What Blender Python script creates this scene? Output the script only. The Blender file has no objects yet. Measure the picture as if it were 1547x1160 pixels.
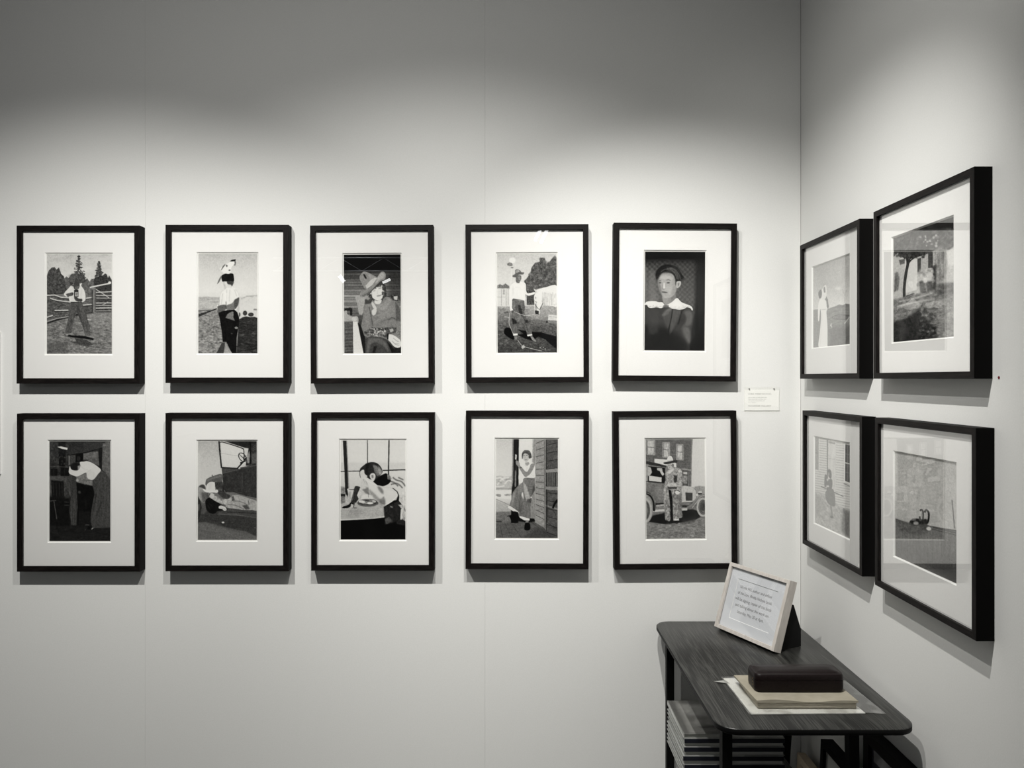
import bpy, bmesh, math, random
import numpy as np
from mathutils import Vector, Matrix, Euler

# ---------------------------------------------------------------- camera, world, lights, exposure
SC = bpy.context.scene
COL = SC.collection
F, VX, VY, CH, D, XW = 1150.0, 765.0, 572.0, 1.57, 2.584, 1.0   # focal length in px, vanishing point, camera height, distance of wall_back, x of wall_right
cam = bpy.data.cameras.new('camera'); co = bpy.data.objects.new('camera', cam); COL.objects.link(co)
co.location = (0, 0, CH); co.rotation_euler = (math.pi/2, 0, 0)
cam.sensor_fit = 'HORIZONTAL'; cam.sensor_width = 36; cam.lens = 36*F/1547
cam.shift_x = (773.5-VX)/1547; cam.shift_y = -(580-VY)/1547; cam.clip_start = .02
SC.camera = co
SC.view_settings.view_transform = 'Standard'; SC.view_settings.look = 'None'
SC.view_settings.gamma = 1; SC.view_settings.use_curve_mapping = False; SC.view_settings.exposure = -0.08
w = bpy.data.worlds.new('hall'); SC.world = w; w.use_nodes = True
w.node_tree.nodes['Background'].inputs[0].default_value = (.93, .97, 1, 1); w.node_tree.nodes['Background'].inputs[1].default_value = .055
def spot(name, loc, aim, power, size, blend=1.0, rad=.012, col=(1, .985, .945)):
    l = bpy.data.lights.new(name, 'SPOT'); l.energy = power; l.spot_size = math.radians(size); l.spot_blend = blend; l.shadow_soft_size = rad; l.color = col
    o = bpy.data.objects.new(name, l); COL.objects.link(o); o.location = loc
    o.rotation_euler = (Vector(aim)-Vector(loc)).to_track_quat('-Z', 'Y').to_euler(); return o
def aimed(x, y, deg, tx, P, size, blend=1.0):   # deg below the horizontal, towards the wall_back
    spot('track_spot', (x, y, 2.86), (tx, y+1.384, 2.86-1.384*math.tan(math.radians(deg))), P, size, blend)
aimed(-1.12, 1.20, 61, -1.42, 152, 98)
aimed(-.26, 1.20, 59, -.18, 98, 104)
aimed(-1.12, 1.20, 40, -1.25, 8.5, 165)  # second weak wide spot added at this lamp, for spill up the wall
aimed(-.26, 1.20, 40, -.22, 12, 165)  # added spill spot again, sharing the place of the middle lamp
spot('track_spot', (.14, 1.22, 2.86), (.76, 2.62, .84), 148, 78)
spot('track_spot', (.28, 1.25, 2.86), (1.0, 2.02, 2.16), 8.5, 74)
hl = bpy.data.lights.new('truss_fill', 'POINT'); hl.energy = 120; hl.shadow_soft_size = .2  # fill light added to brighten the truss, not a hall fixture
ho = bpy.data.objects.new('truss_fill', hl); COL.objects.link(ho); ho.location = (-4, -12.4, 6.4)

# ---------------------------------------------------------------- helpers
def tag(o, label, cat, group=None):
    o['label'] = label; o['category'] = cat
    if group: o['group'] = group
    return o
def empty(name, loc=(0, 0, 0), rot=(0, 0, 0)):
    o = bpy.data.objects.new(name, None); COL.objects.link(o); o.location = loc; o.rotation_euler = rot; o.empty_display_size = .05; return o
def link_mesh(name, verts, faces, mats, parent=None, fmat=None, smooth=False):
    me = bpy.data.meshes.new(name); me.from_pydata([tuple(v) for v in verts], [], faces); me.update()
    for m in (mats if isinstance(mats, (list, tuple)) else [mats]): me.materials.append(m)
    if fmat: me.polygons.foreach_set('material_index', fmat)
    if smooth: me.polygons.foreach_set('use_smooth', [True]*len(me.polygons))
    o = bpy.data.objects.new(name, me); COL.objects.link(o); o.parent = parent; return o
class MB:
    def __init__(s): s.v = []; s.f = []; s.m = []
    def add(s, v, f, mi=0):
        n = len(s.v); s.v += [Vector(p) for p in v]; s.f += [tuple(i+n for i in q) for q in f]; s.m += [mi]*len(f); return s
    def box(s, x0, x1, y0, y1, z0, z1, mi=0, bev=0):
        if bev:
            bm = bmesh.new(); bmesh.ops.create_cube(bm, size=1)
            for v in bm.verts: v.co = Vector(((x0+x1)/2+v.co.x*(x1-x0), (y0+y1)/2+v.co.y*(y1-y0), (z0+z1)/2+v.co.z*(z1-z0)))
            bmesh.ops.bevel(bm, geom=list(bm.edges), offset=bev, segments=2, affect='EDGES', profile=.5)
            bm.verts.index_update()
            s.add([v.co.copy() for v in bm.verts], [[v.index for v in f.verts] for f in bm.faces], mi); bm.free(); return s
        v = [(x0, y0, z0), (x1, y0, z0), (x1, y1, z0), (x0, y1, z0), (x0, y0, z1), (x1, y0, z1), (x1, y1, z1), (x0, y1, z1)]
        return s.add(v, [(0, 3, 2, 1), (4, 5, 6, 7), (0, 1, 5, 4), (1, 2, 6, 5), (2, 3, 7, 6), (3, 0, 4, 7)], mi)
    def bar(s, a, b, wx, wy, mi=0):
        a, b = Vector(a), Vector(b); v = []
        for p in (a, b): v += [p+Vector((sx*wx/2, sy*wy/2, 0)) for sx, sy in ((-1, -1), (1, -1), (1, 1), (-1, 1))]
        return s.add(v, [(0, 3, 2, 1), (4, 5, 6, 7), (0, 1, 5, 4), (1, 2, 6, 5), (2, 3, 7, 6), (3, 0, 4, 7)], mi)
    def tube(s, a, b, r, n=12, mi=0):
        a, b = Vector(a), Vector(b); q = (b-a).to_track_quat('Z', 'Y'); v = []
        for p in (a, b): v += [p+q @ Vector((r*math.cos(2*math.pi*i/n), r*math.sin(2*math.pi*i/n), 0)) for i in range(n)]
        return s.add(v, [tuple(range(n))[::-1], tuple(range(n, 2*n))]+[(i, (i+1) % n, n+(i+1) % n, n+i) for i in range(n)], mi)
    def loft(s, rings, mi=0, caps=True):
        n = len(rings[0]); v = [p for r in rings for p in r]; f = []
        for k in range(len(rings)-1): f += [(k*n+i, k*n+(i+1) % n, (k+1)*n+(i+1) % n, (k+1)*n+i) for i in range(n)]
        if caps: f += [tuple(range(n))[::-1], tuple(range((len(rings)-1)*n, len(rings)*n))]
        return s.add(v, f, mi)
    def build(s, name, mats, parent=None, smooth=False): return link_mesh(name, s.v, s.f, mats, parent, s.m, smooth)
def rrect(x0, x1, y0, y1, r, z, n=8):
    out = []
    for cx, cy, a0 in ((x1-r, y1-r, 0), (x0+r, y1-r, 90), (x0+r, y0+r, 180), (x1-r, y0+r, 270)):
        for i in range(n+1):
            a = math.radians(a0+90*i/n); out.append(Vector((cx+r*math.cos(a), cy+r*math.sin(a), z)))
    return out
def setsmooth(o, ang=40):
    o.data.polygons.foreach_set('use_smooth', [True]*len(o.data.polygons))
    try: o.data.set_sharp_from_angle(angle=math.radians(ang))
    except Exception: pass
    return o

# ---------------------------------------------------------------- materials
def mat(name, col=(.8, .8, .8), rough=.5, metal=0, spec=.5, build=None):
    m = bpy.data.materials.new(name); m.use_nodes = True; nt = m.node_tree; b = nt.nodes['Principled BSDF']
    b.inputs['Base Color'].default_value = (*col, 1); b.inputs['Roughness'].default_value = rough; b.inputs['Metallic'].default_value = metal
    b.inputs['Specular IOR Level'].default_value = spec
    if build: build(nt, b)
    return m
def nd(nt, t, **k):
    n = nt.nodes.new(t)
    for a, v in k.items(): setattr(n, a, v)
    return n
def coords(nt, scale, which='Object'):
    tc = nd(nt, 'ShaderNodeTexCoord'); mp = nd(nt, 'ShaderNodeMapping'); mp.inputs['Scale'].default_value = scale
    nt.links.new(tc.outputs[which], mp.inputs[0]); return mp.outputs[0]
def noise_col(nt, b, scale, n, c0, c1, lo=.35, hi=.65, detail=4, bump=0, dist=.0006):
    t = nd(nt, 'ShaderNodeTexNoise'); t.inputs['Scale'].default_value = n; t.inputs['Detail'].default_value = detail
    nt.links.new(coords(nt, scale), t.inputs['Vector'])
    r = nd(nt, 'ShaderNodeValToRGB'); r.color_ramp.elements[0].position = lo; r.color_ramp.elements[1].position = hi
    r.color_ramp.elements[0].color = (*c0, 1); r.color_ramp.elements[1].color = (*c1, 1)
    nt.links.new(t.outputs[0], r.inputs[0]); nt.links.new(r.outputs[0], b.inputs['Base Color'])
    if bump:
        bp = nd(nt, 'ShaderNodeBump'); bp.inputs['Strength'].default_value = bump; bp.inputs['Distance'].default_value = dist
        nt.links.new(t.outputs[0], bp.inputs['Height']); nt.links.new(bp.outputs[0], b.inputs['Normal'])
def nc(*a, **k): return lambda nt, b: noise_col(nt, b, *a, **k)
M_WALL = mat('painted_wall', rough=.75, spec=.25, build=nc((1, 1, 1), 260, (.775, .777, .755), (.80, .80, .78), bump=.25, dist=.0005))
M_FLOOR = mat('grey_carpet', rough=.95, spec=.1, build=nc((1, 1, 1), 90, (.12, .12, .115), (.19, .19, .185), bump=.6, dist=.003))
def wood_black(name, sc, a=(.004, .0034, .0032), b2=(.013, .0105, .0098)): return mat(name, rough=.45, spec=.10, build=nc(sc, 60, a, b2, lo=.42, hi=.62, detail=6, bump=.5, dist=.0004))
M_FH = wood_black('black_wood_across', (.5, 6, 12)); M_FV = wood_black('black_wood_upright', (12, 6, .5))
M_FS = mat('black_wood_side', (.003, .0028, .0027), .6, spec=.06)
M_MATB = mat('mat_board', rough=.85, spec=.15, build=nc((1, 1, 1), 300, (.795, .79, .77), (.815, .81, .79)))
M_CORE = mat('mat_core', (.90, .90, .875), .8, spec=.1)
M_BACK = mat('backing_board', (.25, .22, .18), .9)
M_ASH = mat('pale_ash', rough=.5, build=nc((3, 3, .6), 40, (.50, .465, .425), (.59, .555, .515), bump=.2, dist=.0003))
M_OAK = mat('light_oak', rough=.5, build=nc((8, .6, 8), 40, (.62, .50, .36), (.72, .60, .45), bump=.2, dist=.0003))
M_TABLE = mat('black_ash_veneer', rough=.36, spec=.5)
def _tb(nt, b):
    v = coords(nt, (1, .022, 1))
    t = nd(nt, 'ShaderNodeTexNoise'); t.inputs['Scale'].default_value = 420; t.inputs['Detail'].default_value = 5; t.inputs['Distortion'].default_value = .25; nt.links.new(v, t.inputs['Vector'])
    t2 = nd(nt, 'ShaderNodeTexNoise'); t2.inputs['Scale'].default_value = 40; t2.inputs['Detail'].default_value = 3; nt.links.new(coords(nt, (1, .12, 1)), t2.inputs['Vector'])
    m0 = nd(nt, 'ShaderNodeMath', operation='MULTIPLY_ADD'); m0.inputs[1].default_value = .35; m0.inputs[2].default_value = .34; nt.links.new(t2.outputs[0], m0.inputs[0]); mm = nd(nt, 'ShaderNodeMath', operation='MULTIPLY'); nt.links.new(t.outputs[0], mm.inputs[0]); nt.links.new(m0.outputs[0], mm.inputs[1])
    r = nd(nt, 'ShaderNodeValToRGB'); r.color_ramp.elements[0].position = .23; r.color_ramp.elements[1].position = .33
    r.color_ramp.elements[0].color = (.010, .0101, .0094, 1); r.color_ramp.elements[1].color = (.050, .0505, .046, 1)
    nt.links.new(mm.outputs[0], r.inputs[0]); nt.links.new(r.outputs[0], b.inputs['Base Color'])
    bp = nd(nt, 'ShaderNodeBump'); bp.inputs['Strength'].default_value = .5; bp.inputs['Distance'].default_value = .0004
    nt.links.new(t.outputs[0], bp.inputs['Height']); nt.links.new(bp.outputs[0], b.inputs['Normal'])
_tb(M_TABLE.node_tree, M_TABLE.node_tree.nodes['Principled BSDF'])
M_STEEL = mat('black_steel', (.004, .004, .004), .6, spec=.08)
M_EDGE = mat('shaded_edge_band', (.004, .004, .004), .55, spec=.12)  # tabletop edge coloured darker to hold the shade on its sides
M_BLACKCARD = mat('black_card', (.006, .006, .006), .8, spec=.2)
M_LEATHER = mat('dark_leather', rough=.40, spec=.2, build=nc((1, 1, 1), 220, (.0055, .003, .0032), (.010, .006, .006), bump=.35, dist=.0004))
M_GOLD = mat('gilt_stamp', (.75, .55, .28), .35, 1)
M_KRAFT = mat('buff_envelope', rough=.8, spec=.2, build=nc((1, 1, 1), 35, (.30, .275, .215), (.345, .315, .25)))
M_PAD = mat('cream_paper', rough=.85, spec=.1, build=nc((1, 1, 9), 60, (.33, .30, .245), (.40, .37, .30)))
M_PAPER = mat('white_paper', (.80, .80, .78), .8, spec=.15)
M_CARD = mat('label_card', (.90, .90, .875), .8, spec=.15)
M_SHEET = mat('notice_paper', (.60, .615, .635), .85, spec=.1)
M_INK = mat('grey_ink', (.17, .17, .17), .8)
M_INK2 = mat('pale_grey_ink', (.40, .40, .38), .8)
M_COVER = mat('grey_book_cloth', (.27, .275, .265), .55)
M_SPINE = mat('navy_black_spine', (.006, .007, .013), .5)
M_PAGES = mat('book_pages', rough=.85, build=nc((1, 1, 60), 20, (.50, .50, .47), (.62, .62, .58)))
M_RED = mat('red_dot', (.16, .012, .02), .5)
M_PIN = mat('steel_pin', (.25, .25, .25), .3, 1)
M_TRUSS = mat('aluminium_truss', (.7, .72, .75), .3, .3)
def glass_mat(name, gain=2.1, tint=(1, 1, 1), base=0, rough=0.0, ior=1.5):
    m = bpy.data.materials.new(name); m.use_nodes = True; nt = m.node_tree; nt.nodes.clear()
    out = nd(nt, 'ShaderNodeOutputMaterial'); mx = nd(nt, 'ShaderNodeMixShader'); tr = nd(nt, 'ShaderNodeBsdfTransparent'); gl = nd(nt, 'ShaderNodeBsdfGlossy')
    tr.inputs[0].default_value = (*tint, 1); gl.inputs['Roughness'].default_value = rough; gl.inputs[0].default_value = (1, 1, 1, 1)
    fr = nd(nt, 'ShaderNodeFresnel'); fr.inputs[0].default_value = ior; g = nd(nt, 'ShaderNodeNewGeometry')
    a = nd(nt, 'ShaderNodeMath', operation='MULTIPLY_ADD', use_clamp=True); a.inputs[1].default_value = gain; a.inputs[2].default_value = base; nt.links.new(fr.outputs[0], a.inputs[0])
    inv = nd(nt, 'ShaderNodeMath', operation='SUBTRACT'); inv.inputs[0].default_value = 1; nt.links.new(g.outputs['Backfacing'], inv.inputs[1])
    b = nd(nt, 'ShaderNodeMath', operation='MULTIPLY'); nt.links.new(a.outputs[0], b.inputs[0]); nt.links.new(inv.outputs[0], b.inputs[1])
    nt.links.new(b.outputs[0], mx.inputs[0]); nt.links.new(tr.outputs[0], mx.inputs[1]); nt.links.new(gl.outputs[0], mx.inputs[2]); nt.links.new(mx.outputs[0], out.inputs[0]); return m
M_GLASS = glass_mat('picture_glass')
M_FILM = glass_mat('clear_film', 1.6, (.93, .93, .92), .06, .18)
def _film(m):
    nt = m.node_tree; ma = [n for n in nt.nodes if n.type == 'MATH' and n.operation == 'MULTIPLY_ADD'][0]
    t = nd(nt, 'ShaderNodeTexNoise'); t.inputs['Scale'].default_value = 34; t.inputs['Detail'].default_value = 0; nt.links.new(coords(nt, (1, .8, 1)), t.inputs['Vector'])
    r = nd(nt, 'ShaderNodeMapRange'); r.inputs[1].default_value = .5; r.inputs[2].default_value = .72; r.inputs[3].default_value = .03; r.inputs[4].default_value = .24  # patches of stronger gloss put in as highlights on the film
    nt.links.new(t.outputs[0], r.inputs[0]); nt.links.new(r.outputs[0], ma.inputs[2])
_film(M_FILM)
M_ACRYL = glass_mat('clear_acrylic', 1.0, (.995, .995, .99))
def print_mat(name='silver_print', k=1.04):
    def bld(nt, b):
        at = nd(nt, 'ShaderNodeAttribute', attribute_name='tone'); mx = nd(nt, 'ShaderNodeMix', data_type='RGBA', blend_type='MULTIPLY'); mx.inputs[0].default_value = 1
        mx.inputs[7].default_value = (k, k*.992, k*.955, 1); nt.links.new(at.outputs[0], mx.inputs[6]); nt.links.new(mx.outputs[2], b.inputs['Base Color'])
    return mat(name, rough=.5, spec=.04, build=bld)
M_PRINT = print_mat()

# ---------------------------------------------------------------- tonal painter for the fourteen black-and-white prints
PW, PH = 168, 258
def _blur(a, s):
    if s <= 0: return a
    r = max(1, int(s*2.5)); k = np.exp(-np.arange(-r, r+1)**2/(2*s*s)); k /= k.sum()
    b = np.pad(a, ((r, r), (r, r)), 'edge')
    b = sum(k[i]*b[i:i+a.shape[0], :] for i in range(2*r+1))
    return sum(k[i]*b[:, i:i+a.shape[1]] for i in range(2*r+1))
def _pts(s):
    if isinstance(s, str):
        v = [float(t) for t in s.replace(',', ' ').split()]
        return np.array(v).reshape(-1, 2)
    return np.array(s, float).reshape(-1, 2)
def _smooth(p, closed=True, n=6):
    m = len(p); out = []
    for i in range(m if closed else m-1):
        if closed: a, b, c, d = p[i-1], p[i], p[(i+1) % m], p[(i+2) % m]
        else: a, b, c, d = p[max(i-1, 0)], p[i], p[i+1], p[min(i+2, m-1)]
        for t in np.arange(n)/n:
            out.append(.5*((2*b)+(c-a)*t+(2*a-5*b+4*c-d)*t*t+(3*b-a-3*c+d)*t**3))
    if not closed: out.append(p[-1])
    return np.array(out)
class Pic:
    def __init__(s, quad, seed=1, w=PW, h=PH):
        s.w, s.h = w, h; s.a = np.full((h, w), 128.); s.r = np.random.RandomState(seed)
        q = _pts(quad)
        if len(q) == 2: q = np.array([q[0], [q[1][0], q[0][1]], q[1], [q[0][0], q[1][1]]])
        dst = [(0, 0), (w, 0), (w, h), (0, h)]; A = []; B = []
        for (x, y), (u, v) in zip(q, dst):
            A += [[x, y, 1, 0, 0, 0, -u*x, -u*y], [0, 0, 0, x, y, 1, -v*x, -v*y]]; B += [u, v]
        s.H = np.append(np.linalg.solve(np.array(A), np.array(B)), 1).reshape(3, 3)
        s.k = w/np.hypot(*(q[1]-q[0]))
        s.q = q
    def m(s, p):
        p = _pts(p); t = np.c_[p, np.ones(len(p))] @ s.H.T
        return t[:, :2]/t[:, 2:3]
    def _mask(s, p, ss=3):
        x0, y0 = np.floor(p.min(0)).astype(int)-1; x1, y1 = np.ceil(p.max(0)).astype(int)+1
        x0, y0 = max(x0, 0), max(y0, 0); x1, y1 = min(x1, s.w), min(y1, s.h)
        M = np.zeros((s.h, s.w))
        if x1 <= x0 or y1 <= y0: return M
        gx = x0+(np.arange((x1-x0)*ss)+.5)/ss; gy = y0+(np.arange((y1-y0)*ss)+.5)/ss
        c = np.zeros((len(gy), len(gx)), bool)
        for i in range(len(p)):
            (ax, ay), (bx, by) = p[i-1], p[i]
            if ay == by: continue
            rows = np.nonzero((gy > min(ay, by)) & (gy <= max(ay, by)))[0]
            if len(rows) == 0: continue
            xi = ax+(gy[rows]-ay)*(bx-ax)/(by-ay)
            c[rows] ^= gx[None, :] > xi[:, None]
        M[y0:y1, x0:x1] = c.reshape(y1-y0, ss, x1-x0, ss).mean((1, 3))
        return M
    def put(s, M, g, a=1):
        s.a = s.a*(1-M*a)+g*M*a
    def noise(s, sx, sy=None, o=3):
        sy = sy or sx; t = np.zeros((s.h, s.w)); amp = 1; tot = 0
        for _ in range(o):
            nx, ny = max(2, int(s.w/sx)+2), max(2, int(s.h/sy)+2)
            g = s.r.rand(ny, nx)
            X = np.linspace(0, nx-1.001, s.w); Y = np.linspace(0, ny-1.001, s.h)
            xi, yi = X.astype(int), Y.astype(int); fx, fy = (X-xi), (Y-yi)
            fx = fx*fx*(3-2*fx); fy = fy*fy*(3-2*fy)
            g0 = g[yi][:, xi]*(1-fx)+g[yi][:, xi+1]*fx; g1 = g[yi+1][:, xi]*(1-fx)+g[yi+1][:, xi+1]*fx
            t += amp*(g0*(1-fy[:, None])+g1*fy[:, None]); tot += amp
            amp *= .6; sx = max(1, sx/2); sy = max(1, sy/2)
        return (t/tot-.5)*2
    def bg(s, stops):
        ys = [s.m([s.q[0][0], y])[0, 1] for y, _ in stops]
        s.a = np.repeat(np.interp(np.arange(s.h), ys, [g for _, g in stops])[:, None], s.w, 1)
    def poly(s, p, g, a=1, soft=0, sm=0, tex=None, g2=None):
        p = _pts(p)
        if sm: p = _smooth(p)
        q = s.m(p); M = s._mask(q)
        if soft: M = _blur(M, soft*s.k)
        if g2 is not None:   # vertical tone change inside the shape
            y0, y1 = q[:, 1].min(), q[:, 1].max(); g = g+(g2-g)*np.clip((np.arange(s.h)-y0)/max(1, y1-y0), 0, 1)[:, None]
        if tex: g = g+s.noise(tex[0]*s.k, tex[1]*s.k)*tex[2]
        s.put(M, g, a); return M
    def line(s, p, w, g, a=1, soft=0, sm=0, w2=None):
        p = _pts(p)
        if sm: p = _smooth(p, False)
        n = len(p); d = np.gradient(p, axis=0); d /= np.maximum(np.hypot(d[:, 0], d[:, 1]), 1e-6)[:, None]
        nn = np.c_[-d[:, 1], d[:, 0]]; ww = np.linspace(w, w if w2 is None else w2, n)[:, None]/2
        q = np.r_[p+nn*ww, (p-nn*ww)[::-1]]
        M = s._mask(s.m(q))
        if soft: M = _blur(M, soft*s.k)
        s.put(M, g, a)
    def lines(s, txt, w, g, a=1, soft=0, sm=0):
        for t in txt.split('|'): s.line(t, w, g, a, soft, sm)
    def ell(s, x, y, rx, ry, g, a=1, soft=0, rot=0, tex=None):
        t = np.linspace(0, 2*np.pi, 28, endpoint=False); c, n = math.cos(math.radians(rot)), math.sin(math.radians(rot))
        u, v = rx*np.cos(t), ry*np.sin(t)
        return s.poly(np.c_[x+u*c-v*n, y+u*n+v*c], g, a, soft, 0, tex)
    def blobs(s, p, n, r0, r1, g0, g1, a=1, soft=0, asp=1):
        p = _pts(p); Q = s._mask(s.m(p), 1); lo, hi = p.min(0), p.max(0); k = 0; tr = 0
        while k < n and tr < n*20:
            tr += 1; c = lo+(hi-lo)*s.r.rand(2); q = s.m(c)[0].astype(int)
            if not (0 <= q[0] < s.w and 0 <= q[1] < s.h) or Q[q[1], q[0]] < .5: continue
            r = s.r.uniform(r0, r1); s.ell(c[0], c[1], r*asp, r, s.r.uniform(g0, g1), a, soft, s.r.uniform(-20, 20)); k += 1
    def tex(s, M, sx, sy, amp):
        s.a += s.noise(sx*s.k, sy*s.k)*amp*M
    def done(s, grain=3, k=1.09, mid=116):
        n = _blur(s.r.randn(s.h, s.w), .9); n /= n.std()
        s.a = _blur(s.a, .3); s.a = mid+(s.a-mid)*k+n*grain*1.3*(.4+np.clip(s.a*(235-s.a)/13000, 0, 1))+s.r.randn(s.h, s.w)*grain*.5
        s.a = np.where(s.a > 196, 196+(s.a-196)*.5, s.a)
        return np.clip(s.a, 8, 226)

def pic_photographer():
    P = Pic('24 35 743 1142', 1); P.bg([(35, 190), (330, 214), (400, 120), (600, 105), (760, 112), (1142, 98)])
    P.tex(P._mask(P.m('0 0 800 0 800 400 0 400')), 160, 60, 22)
    P.poly('200 480 200 320 240 280 300 330 420 350 470 300 495 340 520 305 560 340 620 480', 98, tex=(16, 14, 26))
    def tree(cx, y0, y1, wd, g, n=170):
        P.line((cx, y0, cx, y1), 5, g, 1, 1)
        for i in range(n):
            t = P.r.rand()**.7; y = y0+(y1-y0)*t; ww = wd*(.08+.92*t**.9)*P.r.uniform(.5, 1.1); x = cx+P.r.uniform(-1, 1)*ww
            P.ell(x, y, P.r.uniform(7, 15), P.r.uniform(4, 8), g+P.r.uniform(-14, 26)+(10 if x < cx else -6), .85, 1, P.r.uniform(8, 24)*(1 if x > cx else -1))
    P.poly('24 270 45 215 80 180 110 178 130 205 158 180 180 250 212 280 235 400 260 470 24 490', 72, tex=(14, 14, 38))
    P.blobs('30 210 200 210 230 470 30 470', 60, 6, 14, 55, 112, .6, 2)
    tree(376, 45, 345, 92, 62); P.poly('262 300 300 250 440 260 450 340 400 380 270 370', 72, tex=(10, 10, 30)); tree(600, 112, 330, 62, 62)
    P.poly('545 310 560 290 640 270 670 248 690 260 700 300 712 268 730 300 743 320 743 460 545 460', 58, tex=(14, 10, 28))
    P.poly('262 270 330 245 400 300 380 340 280 340', 100, .5, 6, tex=(8, 8, 40))
    P.poly('24 480 270 515 545 520 545 680 24 800', 88, 1, 4, tex=(26, 10, 40))
    P.poly('400 420 545 400 545 600 440 600', 100, .9, 3, tex=(14, 10, 34))
    for a in ('24 492 110 488 180 512 272 519', '60 525 140 548 285 566', '110 660 262 657', '24 735 90 715', '455 525 545 510', '420 600 540 590'):
        P.line(a, 13, 205, .85, 1); b = _pts(a)+[0, 13]; P.line(b, 9, 45, .7, 1.5)
    P.line('24 806 140 762 250 738 330 712 540 684', 20, 38, .95, 2); P.line('24 782 140 748 250 730 345 706', 9, 176, .8, 1)
    P.poly('560 440 743 440 743 680 560 680', 62, .95, 2, tex=(30, 6, 26))
    for y, g in ((460, 190), (492, 176), (522, 150), (577, 190), (604, 150), (634, 205), (664, 140)): P.line((565, y, 743, y-4+P.r.uniform(-6, 6)), 11, g, .9, 1)
    P.line('560 420 640 470 712 520', 8, 200, .9, 1); P.line('640 600 700 565', 8, 190, .8, 1)
    P.line('548 405 546 682', 34, 118, 1, 1); P.line('560 410 558 680', 8, 70, .7, 2); P.line('525 430 527 680', 12, 40, .8, 2)
    P.line('500 404 610 380 722 358', 14, 218, 1, 1); P.ell(719, 352, 17, 15, 236, 1, 2)
    G = P._mask(P.m('24 812 250 745 545 692 743 686 743 1142 24 1142')); G = _blur(G, 1)
    P.put(G, 118 + P.noise(30*P.k, 8*P.k)*46); P.poly('420 690 743 680 743 800 500 860', 140, .5, 12)
    P.blobs('24 820 743 760 743 1142 24 1142', 170, 4, 12, 60, 165, .5, 1, 2.2)
    P.poly('24 1020 260 1010 250 1142 24 1142', 66, .45, 14)
    P.poly('268 1010 350 1002 330 965 460 985 540 1040 455 1060 385 1040', 62, .85, 3)
    P.poly('218 925 300 935 460 948 542 972 540 992 440 975 300 958 225 945', 14, 1, 1.5)
    P.poly('292 384 318 368 385 362 412 398 440 442 452 520 440 555 410 568 330 572 282 560 268 530 268 492 240 505 214 488 220 462 262 415', 226, sm=1)
    P.poly('300 400 330 400 330 560 290 555', 205, .5, 5); P.poly('400 420 420 420 410 540 385 540', 200, .5, 5)
    P.poly('280 362 312 372 320 392 300 392', 60, .8, 1); P.poly('383 362 415 356 400 388 385 392', 230, 1, 1)
    P.poly('290 566 410 572 440 640 470 730 500 835 506 932 446 936 436 890 356 672 332 740 292 912 230 920 232 878 262 740 275 640', 84, tex=(10, 40, 16))
    P.poly('350 600 372 600 440 860 420 840 356 672', 60, .6, 3); P.line('290 568 412 572', 12, 34, .9, 1)
    P.poly('322 330 338 303 360 303 376 335 388 378 376 418 350 430 326 420 314 372', 66, 1, 1, 1); P.lines('316 380 326 335 338 306', 5, 150, .7, 2, 1); P.poly('330 395 378 390 372 425 335 425', 118, .6, 3)
    P.poly('236 478 272 466 312 458 318 480 300 498 250 500', 84, 1, 2, 1); P.poly('325 430 373 430 373 512 325 512', 44); P.poly('336 455 366 455 366 502 336 502', 178, .9, 1); P.poly('345 466 358 466 358 490 345 490', 120)
    P.poly('340 505 380 528 414 532 410 562 350 556 325 520', 66, 1, 2, 1); P.poly('228 925 262 925 258 942 230 940', 190, .7, 1)
    P.poly('445 900 505 905 508 945 450 940', 92, .9, 2); P.poly('470 755 510 760 508 770 480 768', 205, .8, 1)
    return P.done(4)

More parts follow.
